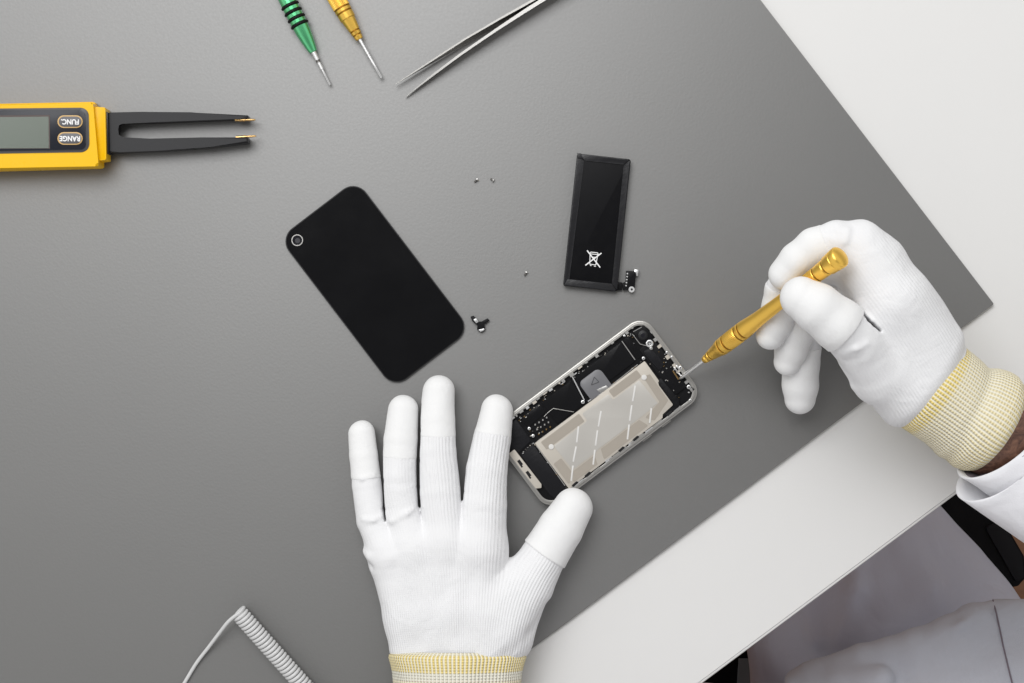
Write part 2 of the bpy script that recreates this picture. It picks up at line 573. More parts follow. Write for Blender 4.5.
# ------------------------------------------------------------------ signed distance modelling
class Field:
    def __init__(self, lo, hi, h):
        self.lo, self.h = np.array(lo, float), h
        ax = [np.arange(lo[i], hi[i] + h, h, dtype=np.float32) for i in range(3)]
        self.X, self.Y, self.Z = np.meshgrid(*ax, indexing='ij')
        self.shape = self.X.shape

    def seg(self, a, b, ra, rb, q=None):
        X, Y, Z = (self.X, self.Y, self.Z) if q is None else q
        a = np.array(a, float); b = np.array(b, float)
        ba = b - a
        L2 = max(float(ba @ ba), 1e-6)
        x, y, z = X - a[0], Y - a[1], Z - a[2]
        hh = np.clip((x * ba[0] + y * ba[1] + z * ba[2]) / L2, 0, 1)
        d = np.sqrt((x - hh * ba[0]) ** 2 + (y - hh * ba[1]) ** 2 + (z - hh * ba[2]) ** 2)
        return d - (ra + (rb - ra) * hh)

    def chain(self, pts, k=2.0):
        """pts: [(p, r), ...]"""
        d = None
        for (p, r), (p2, r2) in zip(pts[:-1], pts[1:]):
            e = self.seg(p, p2, r, r2)
            d = e if d is None else smin(d, e, k)
        return d

    def ridge(self, d, pts, h, sig):
        for a, b in zip(pts[:-1], pts[1:]):
            e = self.seg(a, b, 0, 0)
            if h > 0:
                d = d - h * np.exp(-(e / sig) ** 2)
            else:
                d = d + (-h) * np.exp(-(e / sig) ** 2)
        return d

    def mesh(self, name, d, mat, parent, knit=None, label=None, noise=0.0):
        d = np.ascontiguousarray(d, dtype=np.float32)
        g = vdb.FloatGrid(3.0)
        g.copyFromArray(np.clip(d / self.h, -3, 3))
        g.transform = vdb.createLinearTransform(1.0)
        pts, quads = g.convertToQuads(0.0)
        v = pts.astype(np.float64) * self.h + self.lo
        quads = quads[:, ::-1]
        if noise:
            v = v + noise * wavy(v)
        me = bpy.data.meshes.new(name)
        me.vertices.add(len(v))
        me.vertices.foreach_set('co', (v * MM).astype(np.float32).ravel())
        me.loops.add(quads.size)
        me.loops.foreach_set('vertex_index', quads.astype(np.int32).ravel())
        me.polygons.add(len(quads))
        me.polygons.foreach_set('loop_start', np.arange(0, quads.size, 4, dtype=np.int32))
        me.update(calc_edges=True)
        me.validate()
        q0, q1, q2 = v[quads[:, 0]], v[quads[:, 1]], v[quads[:, 2]]
        vol = float(np.einsum('ij,ij->i', q0, np.cross(q1, q2)).sum())
        if vol < 0:
            me.flip_normals()
        if knit is not None:
            K = knit(v)
            at = me.attributes.new('knit', 'FLOAT_VECTOR', 'POINT')
            at.data.foreach_set('vector', K.astype(np.float32).ravel())
        return finish(name, me, mat, parent, True, None, label)


def smin(a, b, k):
    h = np.maximum(k - np.abs(a - b), 0) / k
    return np.minimum(a, b) - h * h * k * 0.25


_W = [(rng.normal(size=3) / s, rng.uniform(0, 6.28), rng.normal(size=3)) for s in (22, 16, 12, 9, 7, 6) for _ in range(3)]


def wavy(v):
    out = np.zeros_like(v)
    for f, ph, dr in _W:
        out += np.sin(v @ f + ph)[:, None] * dr * 0.12
    return out


def knit_fn(chains, coat=None):
    """chains: list of (offset mm, [points]); ribs follow the nearest finger's direction"""
    def f(v):
        U = np.zeros(len(v)); A = np.zeros(len(v)); W = np.zeros(len(v))
        for off, pts in chains:
            acc = 0.0
            for a, b in zip(pts[:-1], pts[1:]):
                a = np.array(a, float); b = np.array(b, float)
                ba = b - a; ln = np.linalg.norm(ba); t = ba / ln
                s = np.cross(t, (0, 0, 1)); s = s / (np.linalg.norm(s) + 1e-9)
                q = v - a
                hh = np.clip(q @ t, 0, ln)
                dd = np.linalg.norm(q - hh[:, None] * t, axis=1)
                w = 1.0 / (dd ** 3 + 8.0)
                U += w * (q @ s + off); A += w * (acc + q @ t); W += w
                acc += ln
        st = np.ones(len(v)) if coat is None else coat(v)
        return np.stack([U / W, A / W, st], 1)
    return f


# ================================================================== THE SETTING
DD = np.array([0.802, -0.597]); NN = np.array([0.597, 0.802])      # along the desk's front edge / towards the sitter (picture axes)


def along(d, n, org):
    return (org[0] + DD[0] * d + NN[0] * n, org[1] + DD[1] * d + NN[1] * n)


# floor
bm = bmesh.new()
add_prism(bm, [(-3000, -3000), (3000, -3000), (3000, 3000), (-3000, 3000)], -760, -752)
tag(bm_obj('floor', bm, 'floor'), 'brown wooden floor glimpsed below the desk', None, None, 'structure')

# the white table: front edge passes (960,488) and (697,683)
E0 = (828.5, 585.5)
table = thing('table', 'white laminate work table under the grey mat', 'table', (0, 0, -2.6))
TOP = -2.6
fr = [along(-1500, 0, E0), along(760, 0, E0), along(760, -1330, E0), along(-1500, -1330, E0)]
bm = bmesh.new()
add_prism(bm, px2mm(fr, TOP), TOP - 24, TOP, 0.0)
bm_obj('tabletop', bm, 'table', table)
fr2 = [along(-1500, 0.25, E0), along(760, 0.25, E0), along(760, 3.1, E0), along(-1500, 3.1, E0)]
bm = bmesh.new()
add_prism(bm, px2mm(fr2, TOP), TOP - 24.4, TOP - 0.25, 1.0, seg=3)
bm_obj('edge_band', bm, 'band', table)
for dd, nn in ((-1420, -80), (680, -80), (680, -1250), (-1420, -1250)):
    bm = bmesh.new()
    add_prism(bm, px2mm([along(dd - 35, nn - 35, E0), along(dd + 35, nn - 35, E0), along(dd + 35, nn + 35, E0), along(dd - 35, nn + 35, E0)], TOP), -752, TOP - 24.5)
    bm_obj('leg', bm, 'band', table)

# grey mat: corner (993.5,304), edges to (760,0) and (523,655)
COR = (994.0, 304.0)
e1 = unit((760 - 993.5, -304)); e2 = unit((523 - 993.5, 655 - 304))
far = 1250
q = [COR, tuple(np.array(COR) + e2 * far), tuple(np.array(COR) + e2 * far + e1 * 1050), tuple(np.array(COR) + e1 * 1050)]
deskmat = thing('desk_mat', 'large grey leatherette desk mat with a square corner at the right', 'desk mat', (0, 0, -2.6))
prism('mat_surface', q, -0.5, 0.0, 'leather', deskmat, r=[1.5, 0, 0, 0], bevel=0.35)
qo = [COR, q[1], q[2], q[3]]
prism('mat_backing', [tuple(np.array(p) * 1.0) for p in qo], -2.55, -0.52, 'leather_side', deskmat, r=[1.5, 0, 0, 0])

# ================================================================== PERSON
person = thing('person', 'person in a white coat and white work gloves repairing the opened phone', 'person', P(960, 760, -250))

# ---------- left hand lying on the mat
glove_l = bpy.data.objects.new('glove', None); glove_l.empty_display_size = 0.01
glove_l.location = Vector(P(455, 600, 0)) * MM
link(glove_l, person)
glove_l['label'] = 'white knit glove on the hand lying flat on the mat'


def ch(*a):
    return [(P(x, y, z), r * S * (H - z) / H) for (x, y, z, r) in a]


pinky = ch((361.5, 434, 8, 13.0), (363.5, 456, 9.5, 13.8), (367, 485, 11, 14.6), (373, 520, 13, 16.2), (390, 556, 15, 19))
ring = ch((403, 410, 9, 15.3), (400.5, 440, 11.5, 16.8), (399, 478, 14.5, 17.6), (403, 515, 16, 17.8), (414, 552, 17, 20))
midl = ch((438.6, 391.5, 9.5, 16.2), (437.5, 420, 12, 17.4), (437.8, 452, 15, 18.8), (440, 492, 17, 20.5), (446, 545, 18, 22))
indx = ch((497.0, 410.5, 9.5, 15.8), (492.5, 438, 12, 18.6), (487, 470, 15.5, 20.6), (484, 505, 17.5, 23.0), (480, 550, 18, 26))
thmb = ch((573.0, 507.5, 11, 18.0), (560.5, 529, 12.5, 21.3), (543, 556, 14, 22.6), (527, 585, 16, 27), (500, 622, 17, 33))

F = Field((-110, -205, 0), (55, -15, 37), 0.65)
palm = None
for a in (ch((388, 556, 14, 20), (408, 620, 15, 22), (418, 690, 18, 24)),
          ch((414, 550, 17, 21), (428, 620, 17, 26), (437, 690, 19, 28)),
          ch((446, 545, 18, 22), (452, 610, 18, 28), (457, 690, 19, 31)),
          ch((480, 550, 17, 25), (478, 610, 18, 29), (473, 690, 19, 30)),
          ch((505, 600, 15, 27), (500, 640, 16, 29), (490, 690, 18, 27))):
    e = F.chain(a, 6)
    palm = e if palm is None else smin(palm, e, 9)
total = palm
fings = []
for c, k in ((pinky, 7), (ring, 6), (midl, 6), (indx, 7), (thmb, 9)):
    fd = F.chain(c, 0.8)
    fings.append(fd)
D = None
for fd, k in zip(fings, (7, 6, 6, 7, 9)):
    e = smin(palm, fd, k)
    D = e if D is None else np.minimum(D, e)


def top(px, py, z):
    return P(px, py, z)


# knuckle rises, tendon hints, and cloth folds
for (x, y, z, hgt, sg) in ((392, 552, 25, 1.0, 9), (417, 545, 27, 1.2, 10), (448, 538, 29, 1.4, 11), (483, 545, 30, 1.3, 11)):
    D = F.ridge(D, [top(x, y, z), top(x + 1, y + 3, z)], hgt, sg)
D = F.ridge(D, [top(359, 549, 14), top(370, 556, 22), top(392, 557, 27), top(412, 550, 28)], 1.1, 2.4)      # fold across the knuckles
D = F.ridge(D, [top(361, 559, 12), top(372, 566, 20), top(395, 568, 26)], -0.7, 2.6)
D = F.ridge(D, [top(384, 520, 14), top(392, 521, 25), top(408, 513, 27), top(419, 506, 24)], 1.0, 2.0)     # ring finger root fold
D = F.ridge(D, [top(362, 519, 22), top(374, 520, 24), top(384, 514, 20)], 0.9, 1.9)
D = F.ridge(D, [top(354, 476, 12), top(362, 479, 20), top(376, 475, 18)], 0.7, 1.6)
D = F.ridge(D, [top(530, 600, 27), top(512, 628, 31), top(488, 655, 35)], 1.2, 5)
D = F.ridge(D, [top(545, 606, 20), top(528, 632, 26), top(505, 652, 32)], -0.9, 4)
D = F.ridge(D, [top(549, 602, 14), top(547, 612, 14)], -0.9, 3)
D = F.ridge(D, [top(420, 640, 34), top(440, 600, 31), top(452, 570, 30)], -0.6, 5)
D = F.ridge(D, [top(462, 640, 37), top(466, 600, 34), top(476, 565, 31)], -0.6, 5)


def slot(Fd, D, pts, r, zlo=None):
    for (x0, y0, z0), (x1, y1, z1) in zip(pts[:-1], pts[1:]):
        a, b = P(x0, y0, z0), P(x1, y1, z1)
        ba = b - a
        hh = np.clip(((Fd.X - a[0]) * ba[0] + (Fd.Y - a[1]) * ba[1]) / float(ba[0] ** 2 + ba[1] ** 2), 0, 1)
        d2 = np.sqrt((Fd.X - a[0] - hh * ba[0]) ** 2 + (Fd.Y - a[1] - hh * ba[1]) ** 2)
        c = d2 - r
        if zlo is not None:
            c = np.maximum(c, zlo - Fd.Z)
        D = -smin(-D, c, 1.2)
    return D


for lst in ([(381, 452, 10), (383.5, 480, 12), (384.5, 508, 13), (386, 520, 14)],
            [(420.5, 404, 10), (419.5, 430, 12), (418.6, 460, 14), (418.4, 486, 15), (419.5, 506, 15)],
            [(463.5, 470, 12), (463, 490, 12), (462.5, 499, 13)]):
    D = slot(F, D, lst, 0.62)
cut = (F.Y - P(0, 664, 20)[1])                          # wrist side goes on under the cuff
D = D + 2.6 * np.clip((9 - cut) / 9, 0, 1) ** 2
Dg = np.maximum(D, -(cut + 2))
Dg = np.maximum(Dg, 0.3 - F.Z)
chains = [(-34, [P(418, 690, 18), P(392, 556, 15), P(373, 520, 13), P(361.5, 434, 8)]),
          (-12, [P(437, 690, 19), P(414, 552, 17), P(399, 478, 14), P(403, 410, 9)]),
          (8, [P(457, 690, 19), P(446, 545, 18), P(438, 452, 15), P(438.8, 392, 9)]),
          (29, [P(473, 690, 19), P(480, 550, 18), P(488, 470, 15), P(497, 411, 9)]),
          (52, [P(490, 690, 18), P(515, 605, 16), P(543, 556, 14), P(573, 507, 11)])]


def coat_left(v):
    px = v[:, 0] / S + 512
    py = 341.5 - v[:, 1] / S
    t = np.clip((px - 380 - np.clip((560 - py), -60, 30) * 0.5) / 55, 0, 1)
    t = t * t * (3 - 2 * t)
    m = np.clip((px - 424) / 10, 0, 1)
    ring_ = 0.4 * np.clip((px - 384) / 6, 0, 1)
    return 0.10 + 0.90 * np.maximum(t * np.clip((py - 520) / 30, 0, 1), np.clip((535 - py) / 25, 0, 1) * np.maximum(m, ring_))


F.mesh('knit_hand', Dg, 'glove', glove_l, knit_fn(chains, coat_left), noise=0.35)


def tip_mesh(Fd, base, fd, cutp, cutn, parent, grow=0.45, noise=0.35, reach=2.4):
    n = unit(cutn)
    pl = -((Fd.X - cutp[0]) * n[0] + (Fd.Y - cutp[1]) * n[1] + (Fd.Z - cutp[2]) * n[2])
    d = np.maximum(np.maximum(base - grow, pl), fd - reach)
    if Fd.lo[2] >= -0.1:
        d = np.maximum(d, 0.15 - Fd.Z)
    # soft irregular hem
    return Fd.mesh('fingertip', d, 'coated', parent, noise=noise)


def dirpx(a, b):
    return (b[0] - a[0], -(b[1] - a[1]), 0)


tip_mesh(F, D, fings[0], P(363, 479, 12), dirpx((366, 490), (362, 430)), glove_l, 0.22, reach=0.7)
tip_mesh(F, D, fings[1], P(400, 458, 12), dirpx((399, 478), (403, 410)), glove_l, 0.1, reach=0.7)
tip_mesh(F, D, fings[2], P(437, 436, 12), dirpx((438, 452), (439, 392)), glove_l, 0.1, reach=0.7)
tip_mesh(F, D, fings[3], P(492, 434, 12), dirpx((488, 470), (497, 411)), glove_l, 0.1, reach=0.7)
tip_mesh(F, D, fings[4], P(543, 553.5, 14), dirpx((536, 566), (573, 513)), glove_l, 0.9)

# cuff of the left glove
ax = unit(P(458, 800, 26) - P(458, 657, 20))
rings = []
for y, rs, ru in ((650, 60, 26), (654, 67.0, 29.5), (657, 67.6, 30.4), (664, 65.5, 30), (672, 63.8, 29.5), (683, 62.8, 29), (700, 62.5, 29), (730, 62.0, 29), (760, 61.0, 28.5), (763, 59, 27.5), (760, 57.5, 26.5), (700, 57, 26)):
    rings.append((P(458, y, 19 + (y - 655) * 0.04), ax, rs * S, ru * S * 1.22))
cl = loft('cuff', rings, 'cuff_a', glove_l, n=160, wob=lambda t, a: 0.35 * math.sin(5 * a + 3 * t) + 0.25 * math.sin(11 * a + 1))

# ---------- right hand gripping the screwdriver
glove_r = bpy.data.objects.new('glove', None); glove_r.empty_display_size = 0.01
glove_r.location = Vector(P(880, 330, 40)) * MM
link(glove_r, person)
glove_r['label'] = 'white knit glove on the raised hand holding the gold screwdriver'
tipP = P(680, 378.6, 8.2); capP = P(841.5, 255.5, 99)




G = Field((125, -75, 0), (262, 78, 106), 0.75)
# stacked metacarpals: index on top, little finger near the mat
palm = None
for c in (ch((864, 262, 72, 27), (893, 300, 72, 33), (936, 366, 58, 34)),
          ch((874, 275, 62, 29), (905, 318, 58, 32), (940, 378, 52, 36)),
          ch((878, 290, 44, 27), (905, 330, 44, 32), (938, 388, 46, 38)),
          ch((880, 305, 28, 23), (902, 345, 32, 29), (930, 398, 42, 36)),
          ch((866, 341, 68, 25), (882, 372, 62, 31), (912, 388, 52, 38), (950, 402, 48, 42))):
    e = G.chain(c, 6)
    palm = e if palm is None else smin(palm, e, 15)
r_index = ch((785.0, 274, 67, 15.6), (797, 260, 71, 16.8), (815, 247, 74, 18.2), (838, 240, 75, 19.4), (860, 243, 73, 23), (876, 262, 70, 28))
r_midl = ch((770.5, 335, 42, 14.0), (775.5, 323, 44, 16.4), (781, 305, 47, 17.6), (783, 290, 50, 17.5), (806, 268, 58, 18), (850, 262, 60, 20), (880, 280, 58, 25))
r_ring = ch((788, 361.5, 30, 13.6), (791.5, 349, 32, 16.2), (797, 330, 36, 17.6), (803, 306, 38, 17.5), (830, 290, 42, 19), (878, 292, 44, 25))
r_pink = ch((799.8, 399, 16, 14.8), (800, 386, 18, 17.0), (800.5, 364, 21, 18.2), (806, 330, 25, 17), (836, 310, 26, 19), (880, 306, 28, 23))
r_thmb = ch((801.5, 298, 88, 19.4), (817, 307.5, 89, 22.6), (838, 324, 86, 24.6), (856, 340, 78, 26.5), (876, 366, 66, 30))
fr_ = [G.chain(c, 1.6) for c in (r_index, r_midl, r_ring, r_pink)]
D = None
for fd in fr_:
    e = smin(palm, fd, 7)
    D = e if D is None else np.minimum(D, e)
th = G.chain(r_thmb, 2)
D = smin(D, th, 2.2)
# creases and folds
D = slot(G, D, [(848, 292, 88), (856, 301, 88), (862, 312, 86), (868, 320, 86), (873, 324.5, 85)], 0.8, 68)
D = slot(G, D, [(873, 324.5, 85), (880, 331, 84)], 0.75, 70)
D = G.ridge(D, [P(876, 328, 90), P(884, 336, 92), P(888, 343, 92)], -0.8, 1.8)
D = G.ridge(D, [P(829, 225, 82), P(834, 234, 86), P(838, 243, 88)], -1.0, 1.6)
D = G.ridge(D, [P(848, 230, 84), P(845, 242, 87)], 0.9, 2.0)
for pts_, hh_, sg_ in (([P(808, 300, 100), P(822, 305, 102), P(836, 314, 100)], -0.55, 2.2), ([P(812, 316, 100), P(826, 326, 100), P(836, 336, 96)], -0.5, 2.4),
                       ([P(842, 352, 88), P(856, 350, 94), P(868, 343, 94)], 0.8, 2.4), ([P(846, 362, 84), P(862, 360, 92), P(878, 352, 94)], -0.7, 2.6),
                       ([P(778, 292, 62), P(790, 300, 60), P(800, 304, 56)], -0.6, 1.8), ([P(880, 252, 90), P(890, 262, 92), P(902, 268, 88)], 0.8, 3.5),
                       ([P(897, 300, 100), P(912, 320, 98), P(922, 345, 94)], -0.6, 5.0), ([P(792, 252, 82), P(800, 262, 86), P(803, 272, 84)], -0.5, 2.0)):
    D = G.ridge(D, pts_, hh_, sg_)
D = G.ridge(D, [P(806, 262, 88), P(812, 254, 92), P(820, 250, 94)], -0.7, 2.0)
D = G.ridge(D, [P(838, 365, 70), P(850, 388, 66), P(866, 406, 60)], 0.7, 3)
D = G.ridge(D, [P(868, 362, 92), P(880, 350, 96), P(890, 338, 98)], 0.9, 4)
D = G.ridge(D, [P(890, 372, 90), P(905, 352, 92), P(918, 338, 88)], -0.8, 5)
D = G.ridge(D, [P(944, 322, 66), P(954, 336, 66), P(962, 346, 62)], 1.1, 4)
wa = unit(P(1000, 432, 47) - P(936, 389, 50))
wc = P(928.5, 384, 50)
cutw = (G.X - wc[0]) * wa[0] + (G.Y - wc[1]) * wa[1] + (G.Z - wc[2]) * wa[2]
Dg = np.maximum(D + 2.6 * np.clip((cutw + 7) / 7, 0, 1.3) ** 2, cutw - 4)
ax_seg = G.seg(tipP, capP, 3.4, 3.4)
cap_seg = G.seg(tipP + unit(capP - tipP) * np.linalg.norm(capP - tipP) * 0.9, capP + unit(capP - tipP) * 3, 6.0, 6.6)
ax_seg = np.minimum(ax_seg, cap_seg)
Dg = np.maximum(Dg, -ax_seg)                             # the handle presses its own channel in the cloth
kch = [(0, [P(950, 402, 60), P(852, 250, 82)])]


def coat_right(v):
    k = H / (H - v[:, 2])
    px = v[:, 0] / S * k + 512
    py = 341.5 - v[:, 1] / S * k
    return np.clip((px - 852) / 60, 0.12, 0.8)


G.mesh('knit_hand', Dg, 'glove', glove_r, knit_fn(kch, coat_right), noise=0.4)
Dt = np.maximum(D, -ax_seg)


def dir3(a, b):
    return P(*b) - P(*a)


tip_mesh(G, np.maximum(smin(palm, fr_[0], 7), -ax_seg), fr_[0], P(828, 242, 78), dir3((840, 239, 80), (797, 259.5, 71)), glove_r, 0.35)
tip_mesh(G, np.maximum(fr_[1], -ax_seg), fr_[1], P(786, 288, 50), dir3((783, 290, 50), (770, 332, 40)), glove_r, 0.4)
tip_mesh(G, fr_[2], fr_[2], P(800, 315, 37), dir3((800, 315, 37), (787, 361, 30)), glove_r, 0.4)
tip_mesh(G, fr_[3], fr_[3], P(804, 345, 22), dir3((804, 345, 23), (799, 398, 16)), glove_r, 0.4)
tip_mesh(G, np.maximum(th, -ax_seg), th, P(845, 329.5, 80), dir3((856, 339, 77), (806, 299, 82)), glove_r, 0.95)

rings = []
for d, rs, k in ((-16, 43, .97), (-11.5, 47.5, .97), (-7, 48.6, .97), (6, 48.2, .96), (20, 47.5, .96), (30, 48.5, .96), (40, 51.5, .97), (50, 53.2, .98), (58, 52.8, .98), (66, 50.0, .98), (72, 45.5, .97), (76, 40.5, .96), (77, 36, .95), (74, 33, .95), (60, 31.5, .95)):
    c = P(937, 390, 50) + (P(1001, 435, 47) - P(937, 390, 50)) * (d / 78.0)
    rings.append((c, wa, rs * S, rs * S * k))


def cuff_wob(t, a):
    # slouch folds of the loose cuff
    f = math.exp(-((t - 0.55) / 0.16) ** 2) * 1.0 * math.sin(1.0 * a - 0.6 + 9 * t) + 0.35 * math.sin(3 * a + 6 * t) * t
    g = -1.5 * math.exp(-((t - 0.42 - 0.07 * math.sin(a + 2.2)) / 0.05) ** 2)
    return (f * 1.2 + g) * min(1.0, t * 4)


rr2 = []
for i in range(len(rings) - 1):
    for j in range(4):
        a_ = j / 4
        rr2.append(tuple((np.array(rings[i][q]) * (1 - a_) + np.array(rings[i + 1][q]) * a_) for q in range(4)))
rr2.append(rings[-1])
loft('cuff', rr2, 'cuff_b', glove_r, n=150, wob=cuff_wob)

# ---------- body (mostly outside the picture): one continuous mesh
B = Field((-260, -680, -330), (620, 60, 330), 4.5)
wrR = P(1001, 435, 47)
elR = P(1290, 575, 64); shR = P(1180, 860, 210)
elL = P(560, 900, 40); shL = P(700, 1030, 210)
pel = P(985, 960, -230); chest = P(940, 975, 140); neck = P(920, 960, 260)
body = B.chain([(P(915, 372, 52), 17), (P(980, 418, 48), 23), (wrR, 23), (P(1060, 459, 52), 21), (P(1153, 505, 56), 24), (elR, 42), (shR, 58)], 12)
bl = B.chain([(P(457, 660, 15), 10), (P(458, 700, 20), 14), (P(470, 760, 28), 22), (elL, 42), (shL, 58)], 12)
tor = B.chain([(pel, 125), (chest, 120), (neck, 60)], 30)
sh = B.chain([(shR, 62), (neck, 62), (shL, 62)], 20)
leg1 = B.chain([(pel, 85), (P(905, 655, -275), 60), (P(780, 490, -285), 50)], 20)
leg2 = B.chain([(P(850, 1010, -230), 85), (P(660, 790, -275), 52), (P(540, 620, -290), 50)], 20)
bd = smin(smin(smin(body, bl, 20), tor, 40), sh, 40)
bd = smin(bd, smin(leg1, leg2, 20), 30)
B.mesh('body', bd, 'skin', person)

# ---------- coat
coat = bpy.data.objects.new('lab_coat', None); coat.empty_display_size = 0.01
coat.location = Vector(P(960, 860, 0)) * MM
link(coat, person)
ct = smin(smin(tor - 12, sh - 12, 20), smin(B.chain([(elR, 60), (shR, 72)], 5), B.chain([(elL, 58), (shL, 72)], 5), 10), 30)
B.mesh('coat_body', ct, 'coat', coat)

# right sleeve: the opening is cut slanted, the sleeve runs on to the lower right
n0 = unit(np.array([0.68, -0.73, -0.35]))
n1 = unit(np.array([0.84, -0.54, 0.12]))
path = unit(np.array([0.90, -0.43, 0.06]))
o0 = P(1009, 434, 52)


def sleeve_rings(spec, org):
    out = []
    for d, rs in spec:
        f = min(1.0, max(0.0, d / 160.0)); f = f * f * (3 - 2 * f)
        out.append((org + path * d * S, unit(n0 * (1 - f) + n1 * f), rs * S, rs * S * 0.70))
    return out


def sl_wob(t, a):
    return 1.3 * math.sin(2 * a + 5 * t) * t + 0.8 * math.sin(5 * a + 11 * t) * min(1, t * 2)


loft('sleeve', sleeve_rings(((2.5, 57.0), (0, 57.6), (-1.5, 59), (0, 61), (7, 62), (16, 63), (25, 64), (60, 68), (110, 75), (160, 82), (240, 92)), o0), 'coat', coat, n=128, wob=sl_wob)
o1 = o0 + P(512 + 6, 341.5 + 17, 0) - np.array([0, 0, 3])
loft('turned_cuff', sleeve_rings(((30, 58), (6, 63), (0, 65), (-1.5, 66.5), (0, 68), (8, 69.5), (30, 72), (60, 76), (110, 84), (170, 94), (260, 106)), o1), 'coat', coat, n=128, wob=sl_wob)
loft('shirt_cuff', sleeve_rings(((2.0, 57.2), (7, 54.5), (22, 50), (60, 46), (120, 46)), o0), 'lining', coat, n=96, wob=lambda t, a: 1.6 * math.sin(4 * a + 3) + 1.0 * math.sin(9 * a))
# left sleeve, out of frame
rings = []
la = unit(elL - P(470, 745, 28))
for d, rs in ((20, 44), (0, 46), (-2, 48), (0, 50), (60, 56), (120, 60)):
    rings.append((P(470, 760, 28) + la * d, la, rs * 0.85, rs * 0.8))
loft('sleeve', rings, 'coat', coat, n=80, wob=sl_wob)

# lap: cloth over the thigh under the table edge, and the coat skirt lying over it
Q = Field((90, -440, -380), (480, -40, -80), 2.2)
lap = Q.chain([(P(775, 505, -285), 62), (P(838, 566, -275), 79), (P(876, 618, -270), 84), (P(925, 700, -265), 92), (P(960, 760, -265), 100)], 20)
lap = smin(lap, Q.chain([(P(812, 600, -285), 40), (P(802, 640, -285), 34), (P(798, 710, -285), 38)], 10), 20)
lap = smin(lap, Q.chain([(P(882, 574, -275), 43), (P(944, 617, -270), 42), (P(990, 690, -270), 50)], 10), 26)
lap = Q.ridge(lap, [P(862, 520, -188), P(852, 590, -182), P(830, 660, -182)], 4.5, 10)
lap = Q.ridge(lap, [P(800, 600, -200), P(812, 640, -192), P(800, 690, -188)], 4, 9)
lap = Q.ridge(lap, [P(835, 560, -188), P(828, 610, -186), P(815, 640, -186)], -3.0, 9)
lap = Q.ridge(lap, [P(900, 540, -200), P(930, 590, -190), P(955, 640, -186)], 3.0, 12)
Q.mesh('lap_panel', lap, 'coat_lap_shaded', coat, noise=1.0)
sk = Q.chain([(P(808, 672, -165), 7.5), (P(862, 660, -160), 10), (P(912, 648, -158), 12), (P(950, 636, -158), 13), (P(975, 621, -158), 12), (P(1002, 616, -160), 11), (P(1070, 618, -162), 11)], 5)
sk = smin(sk, Q.chain([(P(856, 728, -178), 38), (P(930, 722, -176), 52), (P(1010, 706, -178), 58), (P(1080, 700, -178), 58)], 20), 18)
sk = smin(sk, Q.chain([(P(798, 683, -168), 9), (P(840, 684, -154), 11), (P(878, 682, -140), 11)], 8), 7)
sk = Q.ridge(sk, [P(900, 618, -140), P(935, 628, -136), P(962, 622, -138), P(985, 606, -140)], 3, 8)
sk = Q.ridge(sk, [P(840, 664, -136), P(900, 656, -128), P(950, 640, -126)], -3.5, 7)
sk = Q.ridge(sk, [P(880, 690, -112), P(940, 665, -112), P(1024, 640, -112)], 2.5, 12)
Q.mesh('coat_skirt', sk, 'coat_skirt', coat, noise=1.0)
seam = []
# the side seam follows the skirt surface: drop points on the field
for (x, y) in ((993, 600), (996, 612), (999.5, 628), (1003, 645), (1007, 662), (1012, 683), (1018, 705)):
    zz = np.arange(-215, -60, 1.0)
    best = -160
    for z in zz[::-1]:
        p = P(x, y, z)
        i = tuple(int(round((p[k] - Q.lo[k]) / Q.h)) for k in range(3))
        if all(0 <= i[k] < Q.shape[k] for k in range(3)) and sk[i] < 0.0:
            best = z
            break
    seam.append(P(x, y, best + 1.6))
tube('seam', seam, 0.55, 'lining', coat)
# far side of the coat front, low at the frame's bottom
Q2 = Field((40, -360, -340), (170, -215, -60), 2.2)
l2 = Q2.chain([(P(630, 757, -260), 58), (P(715, 766, -240), 58)], 10)
Q2.mesh('lap_panel', l2, 'coat_lap_shaded', coat, noise=1.0)

# ================================================================== CHAIR
chair = thing('office_chair', 'black chair with a padded armrest beside the sitter', 'chair', P(960, 800, -752))
cx_ = [along(-360, 20, E0), along(70, 20, E0), along(110, 560, E0), along(-360, 560, E0)]
bm = bmesh.new()
add_prism(bm, px2mm(rounded(cx_, 40), -330), -440, -392, 22, seg=4)
bm_obj('seat', bm, 'chair_black', chair)
arm = [(938, 500), (957, 484), (1003, 520), (1024, 556), (1026, 577), (1018, 586), (1003, 589), (975, 560), (950, 520)]
prism('armrest', arm, -300, -262, 'chair_black', chair, r=5, bevel=5)
prism('armrest_face', [(985, 527), (1002, 521), (1022, 556), (1024, 577), (1017, 583)], -261.9, -260.0, simple('paler black vinyl', (0.010, 0.010, 0.012), 0.5, spec=0.2), chair, r=3, bevel=1)  # thin paler plate marking the armrest's side face
prism('armrest_support', [(985, 545), (1010, 540), (1016, 575), (990, 580)], -430, -301, 'chair_black', chair, r=3)
prism('care_tag', [(739, 659), (752, 659), (751, 690), (737, 690)], -391.5, -389, 'tag', chair)
lathe('column', P(900, 760, -752), P(900, 760, -441), [(0, 30), (305, 25)], 'chair_black', chair)
for k in range(5):
    a = k * 2 * math.pi / 5
    c0 = P(900, 760, -715)
    tube('base_leg', [c0, c0 + np.array([270 * math.cos(a), 270 * math.sin(a), -15])], 18, 'chair_black', chair)
bk = [along(-160, 620, E0), along(300, 620, E0), along(300, 660, E0), along(-160, 660, E0)]
prism('backrest', bk, -300, 120, 'chair_black', chair, r=12, bevel=10)

# ================================================================== SCREWDRIVERS
def shade_profile(segs):
    return segs


